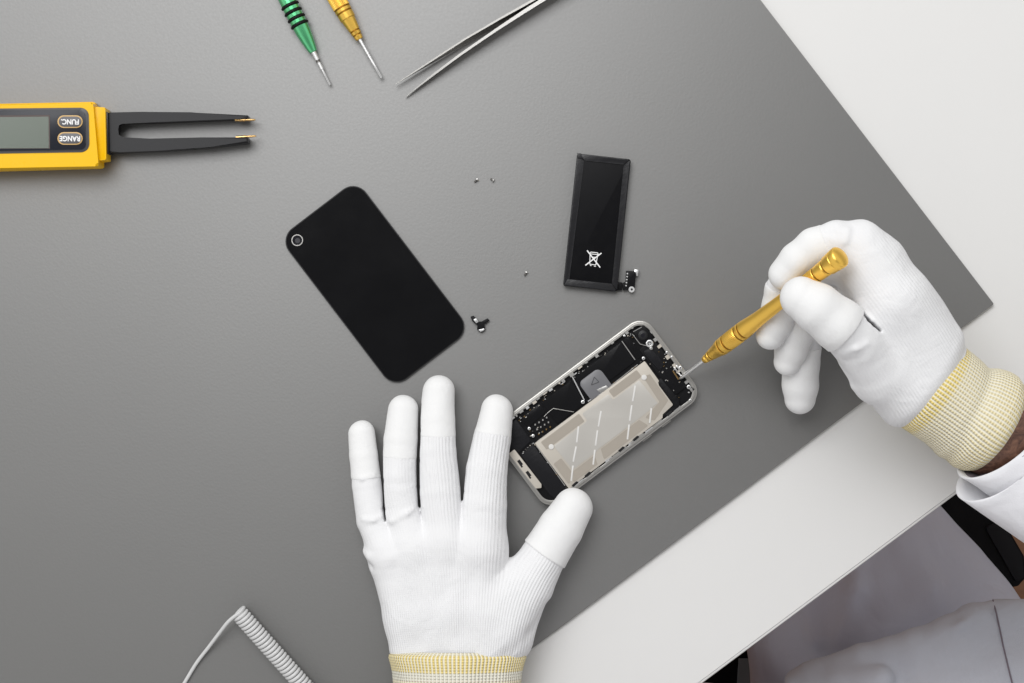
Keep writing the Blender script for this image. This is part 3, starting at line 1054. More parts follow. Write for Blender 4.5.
held = thing('screwdriver', 'gold precision screwdriver held in the raised glove with its tip in the phone', 'screwdriver', tipP)
LT = float(np.linalg.norm(capP - tipP))
k = LT / 130.0
lathe('shaft', tipP, capP, [(0, 0.6), (1.2, 0.85), (2.2, 0.98), (23 * k, 1.05)], 'steel_bright', held, 16)
prof = [(20.5, 1.5), (20.9, 2.0), (23, 2.5), (23.4, 2.25), (24, 2.25), (24.4, 2.7), (26, 3.0), (26.4, 2.7), (27, 2.75), (27.4, 3.3),
        (33.5, 4.35), (34, 4.75), (36.0, 5.0), (36.3, 4.45), (37.0, 4.45), (37.3, 5.05), (39.8, 5.15), (40.1, 4.6), (40.9, 4.6), (41.2, 5.1),
        (41.5, 5.1), (49.5, 5.15), (50, 4.6), (51, 4.6), (51.4, 5.25), (52.8, 5.25), (53.1, 4.7), (53.9, 4.7), (54.2, 5.25), (57, 5.1), (60, 4.75), (66, 4.25), (80, 3.85), (98, 3.75),
        (103, 4.1), (103.5, 4.1), (111, 4.35), (111.4, 3.9), (112.2, 3.9), (112.6, 4.5), (118, 4.75), (118.5, 4.2), (119.6, 4.2), (119.8, 5.2), (120.6, 5.5), (125.0, 5.9), (125.3, 5.6), (125.9, 5.6), (126.2, 6.1), (128.6, 6.15), (129.1, 5.85), (129.6, 5.3), (130.3, 3.2), (130.5, 0.6)]
lathe('handle', tipP, capP, [(d * k, r) for d, r in prof], 'gold', held, 144, knurl=((41.3 * k, 49.8 * k), (103.4 * k, 111.2 * k)))
for d, r in ((50.5, 4.9), (53.5, 5.0), (40.5, 4.9), (36.65, 4.75), (111.8, 4.2), (119.0, 4.5), (26.7, 2.95)):
    lathe('groove_ring', tipP + unit(capP - tipP) * (d - 0.32) * k, capP, [(0, r - 1), (0.02, r), (0.6, r), (0.62, r - 1)], 'gold_groove', held, 40)

# gold screwdriver lying at the top edge
g2 = thing('screwdriver', 'gold precision screwdriver lying at the top edge between the green one and the tweezers', 'screwdriver', P(350, 20, 0))
A = P(381.6, 78.0, 3.2); Bp = P(305, -57, 5.6)
lathe('shaft', A, Bp, [(0, 0.5), (0.5, 0.85), (9, 0.85), (9.1, 1.0), (16, 1.0), (16.2, 1.25), (17.2, 1.25), (17.4, 1.05), (30, 1.1)], 'steel_bright', g2, 20)
prof = [(26, 1.6), (26.3, 2.2), (28.3, 2.6), (28.7, 2.3), (29.1, 2.3), (29.4, 2.8), (31, 3.1), (31.3, 2.8), (31.8, 2.8), (32.1, 3.2), (39.5, 4.15), (40, 4.7), (43.6, 4.85), (43.9, 4.45), (44.4, 4.45), (44.7, 4.95),
        (46.4, 5.0), (46.7, 4.6), (47.2, 4.6), (47.5, 5.05), (60, 5.1), (60.3, 4.6), (61, 4.6), (61.3, 5.1), (66, 4.6), (85, 4.2), (110, 4.6), (112, 5.6), (120, 5.6), (121, 5)]
lathe('handle', A, Bp, prof, 'gold', g2, 144, knurl=((47.4, 60.1),))
for d, r in ((28.9, 2.5), (31.5, 3.0), (44.1, 4.75), (46.9, 4.9)):
    lathe('groove_ring', A + unit(Bp - A) * (d - 0.25), Bp, [(0, r - 1), (0.02, r), (0.5, r), (0.52, r - 1)], 'gold_groove', g2, 40)

# green screwdriver with rubber rings
g3 = thing('screwdriver', 'green precision screwdriver with black rubber rings lying at the top edge', 'screwdriver', P(300, 20, 0))
A = P(330.0, 85.0, 2.6); Bp = P(258, -58, 6.0)
t3 = unit(Bp - A)
lathe('shaft', A, Bp, [(0, 0.55), (0.4, 0.75), (10, 0.8), (10.2, 1.15), (14.5, 1.2), (14.7, 0.95), (16.2, 0.95), (16.4, 1.5), (22.5, 1.6)], 'steel_bright', g3, 20)
prof = [(21.5, 1.8), (21.8, 2.3), (24, 2.9), (29, 3.8), (34, 4.45), (38.4, 4.75), (38.7, 4.3), (40.3, 4.3), (40.6, 4.85), (42.5, 4.85), (42.8, 4.4), (44.4, 4.4), (44.7, 4.9), (46.6, 4.9), (46.9, 4.4), (48.5, 4.4), (48.8, 4.9),
        (50.7, 4.9), (51.0, 4.4), (52.6, 4.4), (52.9, 4.9), (66, 4.7), (90, 4.2), (115, 4.6), (117, 5.2), (122, 5.2), (123, 4.4)]
lathe('handle', A, Bp, prof, 'green', g3, 56)
lathe('collar', A + t3 * 14.9, Bp, [(0, 0.9), (0.05, 1.22), (1.4, 1.22), (1.45, 0.9)], 'steel_dark', g3, 20)
for d in (39.5, 43.6, 47.7, 51.8):
    ring_pts = []
    c = A + t3 * d
    s_ = unit(np.cross(t3, (0, 0, 1))); u_ = np.cross(s_, t3)
    V, Fc = [], []
    n1, n2 = 40, 10
    for i in range(n1):
        a = 2 * math.pi * i / n1
        rad = s_ * math.cos(a) + u_ * math.sin(a)
        for j in range(n2):
            b_ = 2 * math.pi * j / n2
            V.append(c + rad * (4.75 + 0.95 * math.cos(b_)) + t3 * 0.85 * math.sin(b_))
    for i in range(n1):
        for j in range(n2):
            Fc.append((i * n2 + j, ((i + 1) % n1) * n2 + j, ((i + 1) % n1) * n2 + (j + 1) % n2, i * n2 + (j + 1) % n2))
    mesh_obj('rubber_ring', V, Fc, 'rubber', g3)

# ================================================================== TWEEZERS
tw = thing('tweezers', 'steel tweezers with fine pointed tips lying at the top edge', 'tweezers', P(460, 50, 0))


def tw_arm(outer, z_lo, z_hi, th, lean, inner_sign, mname='tweezer_steel'):
    """outer: px points from tip to joint; strip on edge, leaning a little"""
    V, Fc = [], []
    m = len(outer)
    for i, (x, y) in enumerate(outer):
        a = np.array(outer[min(i + 1, m - 1)], float) - np.array(outer[max(i - 1, 0)], float)
        a = unit(a)
        nrm = np.array([-a[1], a[0]]) * inner_sign
        t = th[i]
        zt, zb = z_hi[i], z_lo[i]
        p = np.array([x, y], float)
        for (off, z) in ((0, zt), (t, zt), (t + lean[i], zb), (lean[i], zb)):
            w = p + nrm * off
            V.append(P(w[0], w[1], z))
    for i in range(m - 1):
        for k_ in range(4):
            k2 = (k_ + 1) % 4
            Fc.append((i * 4 + k_, i * 4 + k2, (i + 1) * 4 + k2, (i + 1) * 4 + k_))
    Fc.append((3, 2, 1, 0)); Fc.append(tuple((m - 1) * 4 + j for j in range(4)))
    return mesh_obj('arm', V, Fc, mname, tw, True, 30)


tw_arm([(395.4, 84), (412, 72.8), (432, 59.5), (465, 38.0), (500, 17.5), (523, 4.5), (560, -17), (600, -42)],
       [3.0, 2.2, 1.5, 1.0, 1.0, 1.0, 1.0, 1.0], [4.0, 5.0, 6.0, 8.0, 9.0, 9.5, 9.5, 9.5], [0.5, 1.1, 1.5, 1.7, 1.9, 2.2, 3, 3], [0, .8, 2.0, 4.0, 5.0, 3, 1, 0], 1)
tw_arm([(405.6, 96.5), (418, 86), (432, 74.5), (460, 53.3), (495, 29), (524, 9.4), (561, -14), (601, -39)],
       [1.2, 0.8, 0.6, 0.5, 0.5, 0.5, 0.5, 0.5], [2.2, 3.5, 5.0, 7.0, 8.5, 9.3, 9.3, 9.3], [0.5, 1.3, 1.9, 2.3, 2.7, 3.6, 4, 4], [0, 0.3, .6, 0.8, 0.8, 0.5, 0, 0], 1, 'tweezer_light')

# ================================================================== METER
mt = thing('smd_tester', 'yellow tweezer multimeter with a grey screen and black probe arms at the left', 'meter', P(50, 135, 0))
PX = -110
prism('body', [(PX, 107), (93, 102.4), (98.6, 166.2), (PX, 172)], 0.6, 17, 'yellow', mt, r=[0, 2.0, 3.0, 0], bevel=4.6, seg=1)
prism('base_flange', [(PX, 105.6), (95, 101.8), (99.5, 168), (PX, 173.2)], 0.5, 6.0, 'yellow', mt, r=[0, 2, 2, 0], bevel=1.0)
prism('neck', [(88, 106.4), (105.2, 107.4), (106.2, 159.8), (88, 161.5)], 1.5, 14.2, 'yellow', mt, r=1.2, bevel=1.6)
bm = bmesh.new()
add_prism(bm, px2mm(rounded([(PX, 109.4), (88.5, 107.6), (89.4, 152.0), (PX, 155.8)], [0, 8, 8, 0]), 17.4), 15, 17.4, 0.5)
bm_obj('panel_rim', bm, 'panel_rim', mt)
prism('panel', [(PX, 111.2), (85, 109.6), (86, 149.6), (PX, 153)], 15, 17.8, 'panel', mt, r=[0, 6, 6, 0], bevel=0.2)
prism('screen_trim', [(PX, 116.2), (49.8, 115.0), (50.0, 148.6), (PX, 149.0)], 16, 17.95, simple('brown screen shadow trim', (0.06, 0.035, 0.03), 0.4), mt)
prism('screen', [(PX, 118.2), (48.6, 116.6), (48.8, 148.2), (PX, 148.6)], 16, 18.05, 'lcd', mt)


def pill(cx, cy, rx, ry, n=10):
    out = []
    for s, a0 in ((1, -90), (-1, 90)):
        for k in range(n + 1):
            a = math.radians(a0 + 180 * k / n)
            out.append((cx + s * (rx - ry) + ry * math.cos(a), cy + ry * math.sin(a)))
    return out


_txt = {}


def text(name, body, px, py, z, size_mm, rot, mat, parent, stretch=1.0, bold=0.0):
    cu = bpy.data.curves.new('txt', 'FONT')
    cu.body = body
    cu.align_x = 'CENTER'; cu.align_y = 'CENTER'
    cu.size = size_mm * MM
    cu.extrude = 0.04 * MM
    cu.offset = bold * MM
    o = bpy.data.objects.new('txt', cu)
    C.objects.link(o)
    dg = bpy.context.evaluated_depsgraph_get()
    me = bpy.data.meshes.new_from_object(o.evaluated_get(dg))
    bpy.data.objects.remove(o)
    me.transform(Matrix.Translation(Vector(P(px, py, z)) * MM) @ Matrix.Rotation(rot, 4, 'Z') @ Matrix.Scale(stretch, 4, (1, 0, 0)))
    return finish(name, me, mat, parent, False)


for (cx, cy, wd) in ((70, 121.6, 'FUNC.'), (70, 138.4, 'RANGE')):
    b_ = prism('button', pill(cx, cy, 12.6, 6.3), 17.5, 18.3, 'button_ring', mt, bevel=0.1)
    prism('button_face', pill(cx, cy, 11.4, 5.1), 18, 18.6, 'button', b_, bevel=0.3)
    text('button_text', wd, cx, cy, 18.68, 4.1, math.pi - 0.01, 'print', b_, 0.9, 0.13)
# probe arms: one forked part
arm_pts = [(105, 113), (112, 112.4), (140, 111.8), (190, 112.2), (247.6, 115.2), (248.2, 118.2), (240, 118.8), (200, 120.4), (150, 122.4), (122, 122.2), (117.6, 124), (116.6, 129),
           (117.2, 135.5), (122, 138.8), (150, 138.6), (200, 137.4), (247.8, 137.2), (248, 142.6), (210, 147), (160, 150.6), (120, 152.2), (105, 152.4)]
prism('probe_arms', arm_pts, 1.0, 9.5, 'arm', mt, bevel=1.1, seg=1)
prism('arm_base', [(104, 110.2), (108, 112.5), (109, 153), (104.5, 155.0)], 1.0, 11.5, 'black_edge', mt, bevel=0.5)
for (x, y) in ((173, 149.0), (188, 148.2), (203, 147.0), (214, 145.4)):
    prism('grip_rib', [(x - 4, y - 1.4), (x + 3, y - 2.0), (x + 6, y + 0.9), (x - 2, y + 1.5)], 2.0, 8.6, 'black_edge', mt, bevel=0.5)
for (x0, y0, x1, y1) in ((241, 119.9, 255.6, 119.8), (240.5, 137.6, 256.4, 136.0)):
    lathe('probe_tip', P(x1, y1, 7.5), P(x0 - 6, y0, 7.5), [(0, 0.25), (1, 0.6), (6, 0.7), (6.2, 0.95), (12, 0.95)], 'brass', mt, 14)

# ================================================================== BACK COVER
bc = thing('back_cover', 'black phone back panel with a ringed camera hole in its corner', 'phone back panel', P(375, 284, 0))
dv = np.array([0.606, 0.795]); nv = np.array([0.795, -0.606]); c0 = np.array([374.8, 284.0])
rect = [c0 + dv * a * 94.6 + nv * b * 48.6 for a, b in ((-1, -1), (-1, 1), (1, 1), (1, -1))]
prism('panel_edge', rect, 0.3, 1.5, 'black_edge', bc, r=16.5, bevel=0.4, n=12)
rect2 = [c0 + dv * a * 93.6 + nv * b * 47.6 for a, b in ((-1, -1), (-1, 1), (1, 1), (1, -1))]
prism('panel_face', rect2, 1.4, 1.75, 'glass_black', bc, r=15.5, bevel=0.2, n=12)
hc = (297.2, 240.2)
prism('camera_ring', disc_pts(*hc, 5.8, 40), 1.5, 2.35, 'tweezer_light', bc, bevel=0.0, hole=disc_pts(*hc, 4.9, 40))
prism('camera_window', disc_pts(*hc, 4.9, 32), 1.5, 1.95, 'lens', bc)
prism('camera_lens', disc_pts(297.6, 240.6, 2.6, 24), 1.96, 2.15, simple('dim lens glass', (0.05, 0.05, 0.055), 0.25), bc)

# ================================================================== BATTERY
bt = thing('phone_battery', 'black flat phone battery marked with a crossed out bin', 'battery', P(597, 222, 0))
prism('cell', [(577.3, 153.4), (630.9, 159.4), (617.2, 291.6), (563.2, 285.4)], 0.3, 4.6, 'batt', bt, r=2, bevel=0.7)
prism('side_fold', [(577.6, 153.6), (584.2, 161.4), (569.4, 279.2), (563.6, 284.6)], 4.3, 5.0, 'batt_fold', bt, r=0.8, bevel=0.3)
prism('side_fold', [(630.4, 159.8), (623.6, 165.4), (612, 283), (617.0, 290.8)], 4.3, 5.0, 'batt_fold', bt, r=0.8, bevel=0.3)
prism('end_fold', [(578.4, 153.7), (629.8, 159.6), (623.4, 164.6), (585, 160.6)], 4.3, 5.05, 'batt_fold', bt, r=0.8, bevel=0.3)
prism('end_fold', [(567.6, 279.0), (612.2, 283.8), (616.4, 291.2), (563.6, 285.2)], 4.3, 5.15, 'batt_fold', bt, r=0.8, bevel=0.3)
prism('corner_tab', [(577.2, 153), (581, 153.4), (583, 159.5), (577.6, 158)], 4.5, 5.5, 'batt_fold', bt, bevel=0.2)
prism('connector_flex', [(616, 281.6), (622.4, 282.4), (622, 290.4), (616, 290.6)], 0.5, 2.2, 'board', bt, bevel=0.2)
cn = prism('connector', [(626.2, 270.6), (636.4, 271.4), (634.6, 288.6), (623, 290.4), (622.4, 283.2), (625.6, 281.6)], 0.4, 2.8, 'board', bt, r=0.8, bevel=0.3)
for i in range(5):
    prism('contact', disc_pts(627.4 - i * 0.32, 273.6 + i * 3.0, 0.75, 10), 2.7, 3.05, 'steel_bright', cn)
prism('hook', [(634.5, 269.4), (638.4, 269.8), (638.0, 276.0), (636.2, 275.8), (636.0, 272.2), (634.4, 272)], 1.0, 3.3, 'steel_bright', cn, bevel=0.1)
prism('eyelet', disc_pts(631.6, 289.4, 3.0, 20), 0.8, 3.1, 'steel_bright', cn, hole=disc_pts(631.8, 289.4, 1.1, 20))


def strokes(name, lines, w, z, mat, parent, h=0.06):
    bm = bmesh.new()
    for i, (x0, y0, x1, y1) in enumerate(lines):
        a = np.array([x0, y0], float); b = np.array([x1, y1], float)
        t = unit(b - a); nn_ = np.array([-t[1], t[0]]) * w / 2
        add_prism(bm, px2mm([a + nn_, b + nn_, b - nn_, a - nn_], z), z - 0.25, z + h * 0.15 * (i % 7))
    return bm_obj(name, bm, mat, parent)


def tl(x, y):      # local frame of the battery print, turned a little
    a = math.radians(6.5)
    return (593.4 + x * math.cos(a) - y * math.sin(a), 259.4 + x * math.sin(a) + y * math.cos(a))


def seg_(x0, y0, x1, y1):
    return (*tl(x0, y0), *tl(x1, y1))


strokes('bin_symbol', [seg_(-7.3, -8.2, 7.6, 7.2), seg_(7.3, -7.2, -7.3, 6.8)], 1.15, 4.78, 'print', bt)
strokes('bin_symbol', [seg_(-4.6, -5.2, 4.4, -5.2), seg_(-3.9, -5.0, -3.0, 5.2), seg_(3.8, -5.0, 3.0, 5.2), seg_(-3.0, 5.2, 3.2, 5.2), seg_(-3.4, -7.0, 3.4, -7.0), seg_(-3.4, -7.0, -4.5, -5.2), seg_(3.4, -7.0, 4.5, -5.2), seg_(-1.8, -2.2, 1.8, -2.2), seg_(-2.6, 6.4, -1.2, 6.4), seg_(1.4, 6.6, 3.2, 6.6)], 0.75, 4.70, 'print', bt)

# ================================================================== OPEN PHONE
ph = thing('opened_phone', 'opened phone with its circuit board and beige metal plate exposed', 'phone', P(596, 412.6, 0))


def AB(a, b):
    """phone axes: a along its length from the left end, b across from the upper side -> picture units"""
    d = a + 131.4; n = b + 637.2
    return (0.8 * d + 0.6 * n, -0.6 * d + 0.8 * n)


def ABs(l):
    return [AB(*p) for p in l]


def box(a0, b0, a1, b1):
    return ABs([(a0, b0), (a1, b0), (a1, b1), (a0, b1)])


LN, WD = 194.6, 101.0
outer = rounded(box(0, 0, LN, WD), 16, 10)
inner = rounded(box(3.6, 3.6, LN - 3.6, WD - 3.6), 13, 10)
prism('steel_frame', outer, 0.5, 6.6, 'rim', ph, bevel=0.9, hole=inner)
o2 = rounded(box(2.2, 2.2, LN - 2.2, WD - 2.2), 14, 10)
prism('inner_lip', o2, 1.0, 7.3, 'rim', ph, bevel=0.2, hole=rounded(box(4.2, 4.6, LN - 4.4, WD - 4.6), 12.5, 10))
prism('screen_glass', rounded(box(0.6, 0.6, LN - 0.6, WD - 0.6), 15.6, 10), 0.2, 0.55, 'black_edge', ph)
prism('circuit_board', rounded(box(4.0, 4.0, LN - 4.0, WD - 4.0), 12, 10), 1.0, 5.2, 'board', ph)
# shields and films
prism('shield', box(99.5, 9, 160, 33), 5.0, 6.3, 'shield', ph, r=1, bevel=0.3)
prism('shield', box(60, 9.5, 96.5, 36.5), 5.0, 6.1, 'shield', ph, r=1, bevel=0.3)
prism('shield', box(163, 8, 170, 33), 5.0, 6.0, 'shield', ph, r=1, bevel=0.3)
prism('black_film', ABs([(12.5, 38), (28.5, 38), (28.5, 80), (30, 95), (14, 96), (11.5, 88)]), 5.0, 6.2, 'board_soft', ph, r=1.5, bevel=0.4)
prism('black_film', ABs([(5, 8), (30, 8), (29, 34), (12, 36), (5, 30)]), 5.0, 5.8, 'board_soft', ph, r=1.5, bevel=0.4)
prism('black_film', ABs([(33, 10), (58, 9), (58, 20), (34, 22)]), 5.0, 5.9, 'shield', ph, r=1.5, bevel=0.3)
prism('ribbon_cable', ABs([(170, 26), (188, 22), (189, 70), (186, 84), (170, 84), (170, 60)]), 5.0, 6.4, 'shield', ph, r=2, bevel=0.4)
prism('ribbon_cable', ABs([(172, 30), (180, 31), (182, 52), (174, 56)]), 6.3, 7.0, 'board_soft', ph, r=2, bevel=0.3)
prism('ribbon_cable', ABs([(165.2, 64), (170.5, 61), (172, 90), (168, 95.6), (150, 96), (150, 92.8), (165, 91.5)]), 6.0, 7.6, 'board', ph, r=1.5, bevel=0.3)
# metal plate
plate = prism('metal_plate', ABs([(30.5, 38.3), (167.8, 38.4), (167.3, 63), (164.5, 66), (164.3, 90.5), (150, 92), (148, 94.6), (30.5, 95.2)]), 5.0, 7.4, 'plate', ph, r=1.0, bevel=0.3)
prism('film_strip', box(36, 41.0, 83.5, 50.5), 7.3, 7.55, 'plate_dark', plate, r=1.2)
prism('film_strip', box(121, 40.6, 156, 49), 7.3, 7.55, 'plate_dark', plate, r=1.2)
prism('film_strip', ABs([(80, 82.4), (128, 82.2), (132, 92.2), (76, 92.8)]), 7.3, 7.55, 'plate_dark', plate, r=1.2)
prism('film_strip', ABs([(45, 83.6), (71, 83.6), (68, 92.8), (37, 92.8)]), 7.3, 7.55, 'plate_dark', plate, r=1.2)
prism('film_strip', ABs([(33.0, 66), (42.6, 66), (43, 83), (33.0, 92.4)]), 7.3, 7.54, 'plate_dark', plate, r=1.2)
prism('film_strip', ABs([(157, 50), (164, 52), (163, 84), (140, 92), (134, 84), (155, 80)]), 7.3, 7.54, 'plate_dark', plate, r=1.2)
prism('clear_film', ABs([(44, 52), (86, 52), (86, 43), (119, 43), (119, 50.5), (152, 50.5), (153, 80), (134, 81), (128, 80.8), (78, 81), (72, 82), (45, 82)]), 7.3, 7.56, 'plate_light', plate, r=1.5, bevel=0.05)


def c5(x, y):      # a place on the phone read off a 3.414x enlargement
    return (500 + x / 3.414, 310 + y / 3.414)


for (x0, y0, x1, y1) in ((268, 397, 262, 452), (260, 466, 250, 518), (249, 531, 243, 584), (345, 345, 336, 398), (333, 411, 326, 463), (324, 477, 318, 528),
                         (462, 258, 453, 312), (450, 325, 443, 378), (441, 391, 435, 442), (517, 335, 511, 386)):
    a = np.array(c5(x0, y0)); b = np.array(c5(x1, y1))
    t = unit(b - a); nn_ = np.array([-t[1], t[0]]) * 0.85
    prism('slot_rib', [a + nn_, b + nn_, b - nn_, a - nn_], 7.5, 7.75, 'dash', plate, bevel=0.06)
for (x, y) in ((492, 230), (175, 467)):
    prism('rivet', disc_pts(*c5(x, y), 2.7, 24), 7.3, 7.95, 'dash', plate, bevel=0.2)
# thermal pad with a triangle mark
pad = prism('thermal_pad', ABs([(101.5, 16), (127.5, 16), (127, 38.0), (101.5, 38.0)]), 6.0, 6.9, 'sponge', ph, r=[5, 6, 0.5, 0.5], bevel=0.3)
tri = [c5(312, 256), c5(322, 229), c5(338, 246)]
strokes('triangle_mark', [(*tri[0], *tri[1]), (*tri[1], *tri[2]), (*tri[2], *tri[0])], 0.7, 6.98, 'grey_ink', pad)
prism('foil_patch', [c5(330, 272), c5(362, 258), c5(372, 266), c5(345, 284)], 6.8, 7.05, 'steel', ph, bevel=0.05)
# bright shield seams
for (q0, q1, w_, m_) in (((247, 228), (288, 308), 1.1, 'steel_bright'), ((300, 312), (378, 264), 1.0, 'steel_bright'), ((247, 226), (262, 214), 1.1, 'steel_bright'),
                         ((416, 106), (461, 170), 0.8, 'steel'), ((374, 262), (470, 186), 0.8, 'steel'), ((128, 448), (250, 358), 0.8, 'steel'), ((118, 455), (222, 600), 0.8, 'steel')):
    strokes('shield_seam', [(*c5(*q0), *c5(*q1))], w_, 6.8, m_, ph, 0.1)
tube('antenna_wire', [P(*c5(150, 364), 6.2), P(*c5(166, 348), 6.4), P(*c5(182, 336), 6.5), P(*c5(216, 342), 6.5), P(*c5(252, 348), 6.5)], 0.22, 'tweezer_steel', ph, 8)
# screws seated in the phone
for (x, y, r) in ((217, 243, 1.7), (283, 314, 1.9), (490, 165, 1.6), (645, 263, 2.1), (100, 405, 1.6), (113, 430, 1.6), (616, 197, 1.8), (650, 308, 1.3), (570, 145, 1.3), (587, 160, 1.2), (425, 88, 1.2)):
    s_ = prism('frame_screw', disc_pts(*c5(x, y), r, 20), 6.0, 7.5, 'steel_bright', ph, bevel=0.25)
    prism('screw_socket', disc_pts(*c5(x, y), r * 0.42, 10), 7.4, 7.56, 'steel_dark', s_)
# camera module
cam = prism('camera_module', [c5(455, 72), c5(490, 50), c5(524, 88), c5(498, 120), c5(478, 112)], 5.2, 7.6, 'board', ph, r=1.6, bevel=0.3)
strokes('module_edge', [(*c5(452, 82), *c5(478, 116)), (*c5(478, 116), *c5(500, 122)), (*c5(455, 74), *c5(484, 58))], 0.6, 7.6, 'steel', cam)
prism('lens_barrel', disc_pts(*c5(488, 86), 4.6, 32), 7.4, 7.95, 'black_edge', cam, bevel=0.2)
prism('lens_glass', disc_pts(*c5(488, 86), 2.4, 24), 7.9, 8.05, 'lens', cam, bevel=0.1)
rg = prism('screw_mount', disc_pts(*c5(511, 115), 3.7, 28), 6.8, 8.0, 'steel_bright', ph, bevel=0.15, hole=disc_pts(*c5(511, 115), 1.9, 28))
prism('mount_screw', disc_pts(*c5(511, 115), 1.2, 16), 6.8, 7.8, 'steel_bright', ph)
prism('mount_tab', disc_pts(*c5(516, 131), 1.6, 16), 6.6, 7.8, 'steel', ph, bevel=0.1)
# contact pins near the lower left
for i in range(4):
    for j in range(3):
        x = 120 + i * 13 + j * 6; y = 392 - i * 8 + j * 16
        prism('contact_pin', [c5(x - 2, y - 3), c5(x + 2.5, y - 3.5), c5(x + 2.5, y + 2), c5(x - 2, y + 2.5)], 5.8, 6.5 + 0.1 * ((i + j) % 2), 'brass' if j == 2 else 'steel', ph)
# speaker bracket at the left end
br = prism('speaker_bracket', ABs([(3.4, 31), (10.6, 31), (11.2, 75), (9, 78), (4.0, 75)]), 5.5, 7.6, 'plate', ph, r=0.8, bevel=0.25)
prism('slot', ABs([(5.6, 42), (8.6, 42), (8.6, 48), (7.0, 48), (7, 50), (5.2, 50)]), 7.5, 7.66, 'black_edge', br)
prism('slot', ABs([(5.6, 56), (8.6, 56), (8.6, 62), (7.0, 62), (7, 64), (5.2, 64)]), 7.5, 7.66, 'black_edge', br)
# ragged metal tabs and clips round the inner rim
r2 = random.Random(11)
a = 8.0
while a < 180:
    w = r2.uniform(1.5, 5); hgt = r2.uniform(1.0, 3.2)
    if r2.random() < 0.62:
        prism('rim_clip', box(a, 4.2, a + w, 4.2 + hgt), 5.8, 7.35 + r2.uniform(0, 0.3), r2.choice(['steel', 'plate', 'steel_bright']), ph)
    a += w + r2.uniform(1.0, 5)
a = 8.0
while a < 170:
    w = r2.uniform(3, 10); hgt = r2.uniform(1.6, 3.4)
    if r2.random() < 0.6:
        prism('rim_clip', ABs([(a, 97 - hgt), (a + w, 97 - hgt * 0.8), (a + w + 1.5, 96.8), (a - 1, 96.8)]), 5.8, 7.32 + r2.uniform(0, 0.3), r2.choice(['steel', 'rim', 'steel_bright']), ph)
    a += w + r2.uniform(2.0, 6)
for b in (18, 26, 34, 47, 58, 66, 79, 88):
    prism('rim_clip', box(187.6 - r2.uniform(0, 1.5), b, 190.4, b + r2.uniform(2, 5)), 5.8, 7.3, r2.choice(['steel', 'plate']), ph)
# tiny parts scattered on the dark board
for i in range(120):
    aa, bb = r2.choice([(r2.uniform(100, 160), r2.uniform(7.0, 9.2)), (r2.uniform(30, 45), r2.uniform(24, 36)), (r2.uniform(172, 188), r2.uniform(60, 90)), (r2.uniform(172, 188), r2.uniform(40, 60)), (r2.uniform(12, 30), r2.uniform(36, 39)), (r2.uniform(165, 186), r2.uniform(7, 12)), (r2.uniform(95, 170), r2.uniform(36, 38)), (r2.uniform(168, 189), r2.uniform(12, 92)), (r2.uniform(170, 189), r2.uniform(50, 92)), (r2.uniform(30, 60), r2.uniform(8, 12)), (r2.uniform(60, 98), r2.uniform(6.5, 9)), (r2.uniform(28, 31), r2.uniform(38, 94))])
    w, h_ = r2.uniform(0.5, 1.7), r2.uniform(0.4, 1.0)
    prism('chip', box(aa, bb, aa + w, bb + h_), 6.0, 6.75 + r2.uniform(0, 0.25), r2.choice(['steel', 'brass', 'plate', 'steel_bright', 'steel_dark']), ph)
# gold and steel connector beside the screwdriver tip
for (x0, y0, x1, y1) in ((592, 196, 604, 212), (600, 190, 611, 206), (608, 216, 622, 234)):
    prism('socket_spring', [c5(x0, y0), c5(x0 + 4, y0 - 2), c5(x1 + 4, y1 - 2), c5(x1, y1)], 6.3, 7.4, 'steel_bright', ph, bevel=0.1)
prism('socket_spring', [c5(588, 208), c5(592, 206), c5(612, 236), c5(607, 238)], 6.3, 7.3, 'brass', ph)
for l_ in ((*AB(80, 96.4), *AB(97, 96.0)), (*AB(60, 96.6), *AB(68, 96.4)), (*AB(107, 96.2), *AB(111, 96.0)), (*AB(128, 96.2), *AB(146, 95.6))):
    strokes('side_switch', [l_], 1.5, 7.5, 'rim', ph, 0.1)
for a0 in (34, 50, 92, 110, 152):
    prism('rim_slot', ABs([(a0, 94.2), (a0 + 7, 93.6), (a0 + 8.5, 96.0), (a0 + 1.4, 96.6)]), 7.0, 7.75, 'black_edge', ph, r=0.8)
prism('side_button', box(118, 100.6, 129, 102.2), 2.2, 5.2, 'rim', ph, r=0.6, bevel=0.3)
prism('side_button', box(142, 100.6, 153, 102.2), 2.2, 5.2, 'rim', ph, r=0.6, bevel=0.3)

# ================================================================== SMALL LOOSE PARTS
fx = thing('connector_bracket', 'tiny black and silver connector bracket beside the back panel corner', 'bracket', P(480, 324, 0))
prism('flex_body', [(470.4, 316.6), (473.6, 315.6), (478.5, 321.4), (481.4, 321.6), (487.6, 318.2), (489.6, 320.4), (484.2, 324.6), (485.4, 329.6), (481.0, 332.6), (477.0, 329.4), (477.4, 325.6), (472.4, 321.2)], 0.3, 1.9, 'board', fx, r=0.5, bevel=0.2)
prism('solder_plate', [(473.6, 319.4), (476.0, 318.4), (478.6, 321.8), (476.2, 323.2)], 1.5, 2.3, 'steel_bright', fx, r=0.4, bevel=0.1)
prism('solder_plate', [(478.4, 329.8), (484.2, 328.4), (484.4, 330.0), (480.6, 332.0)], 1.5, 2.2, 'steel_bright', fx, r=0.4, bevel=0.1)


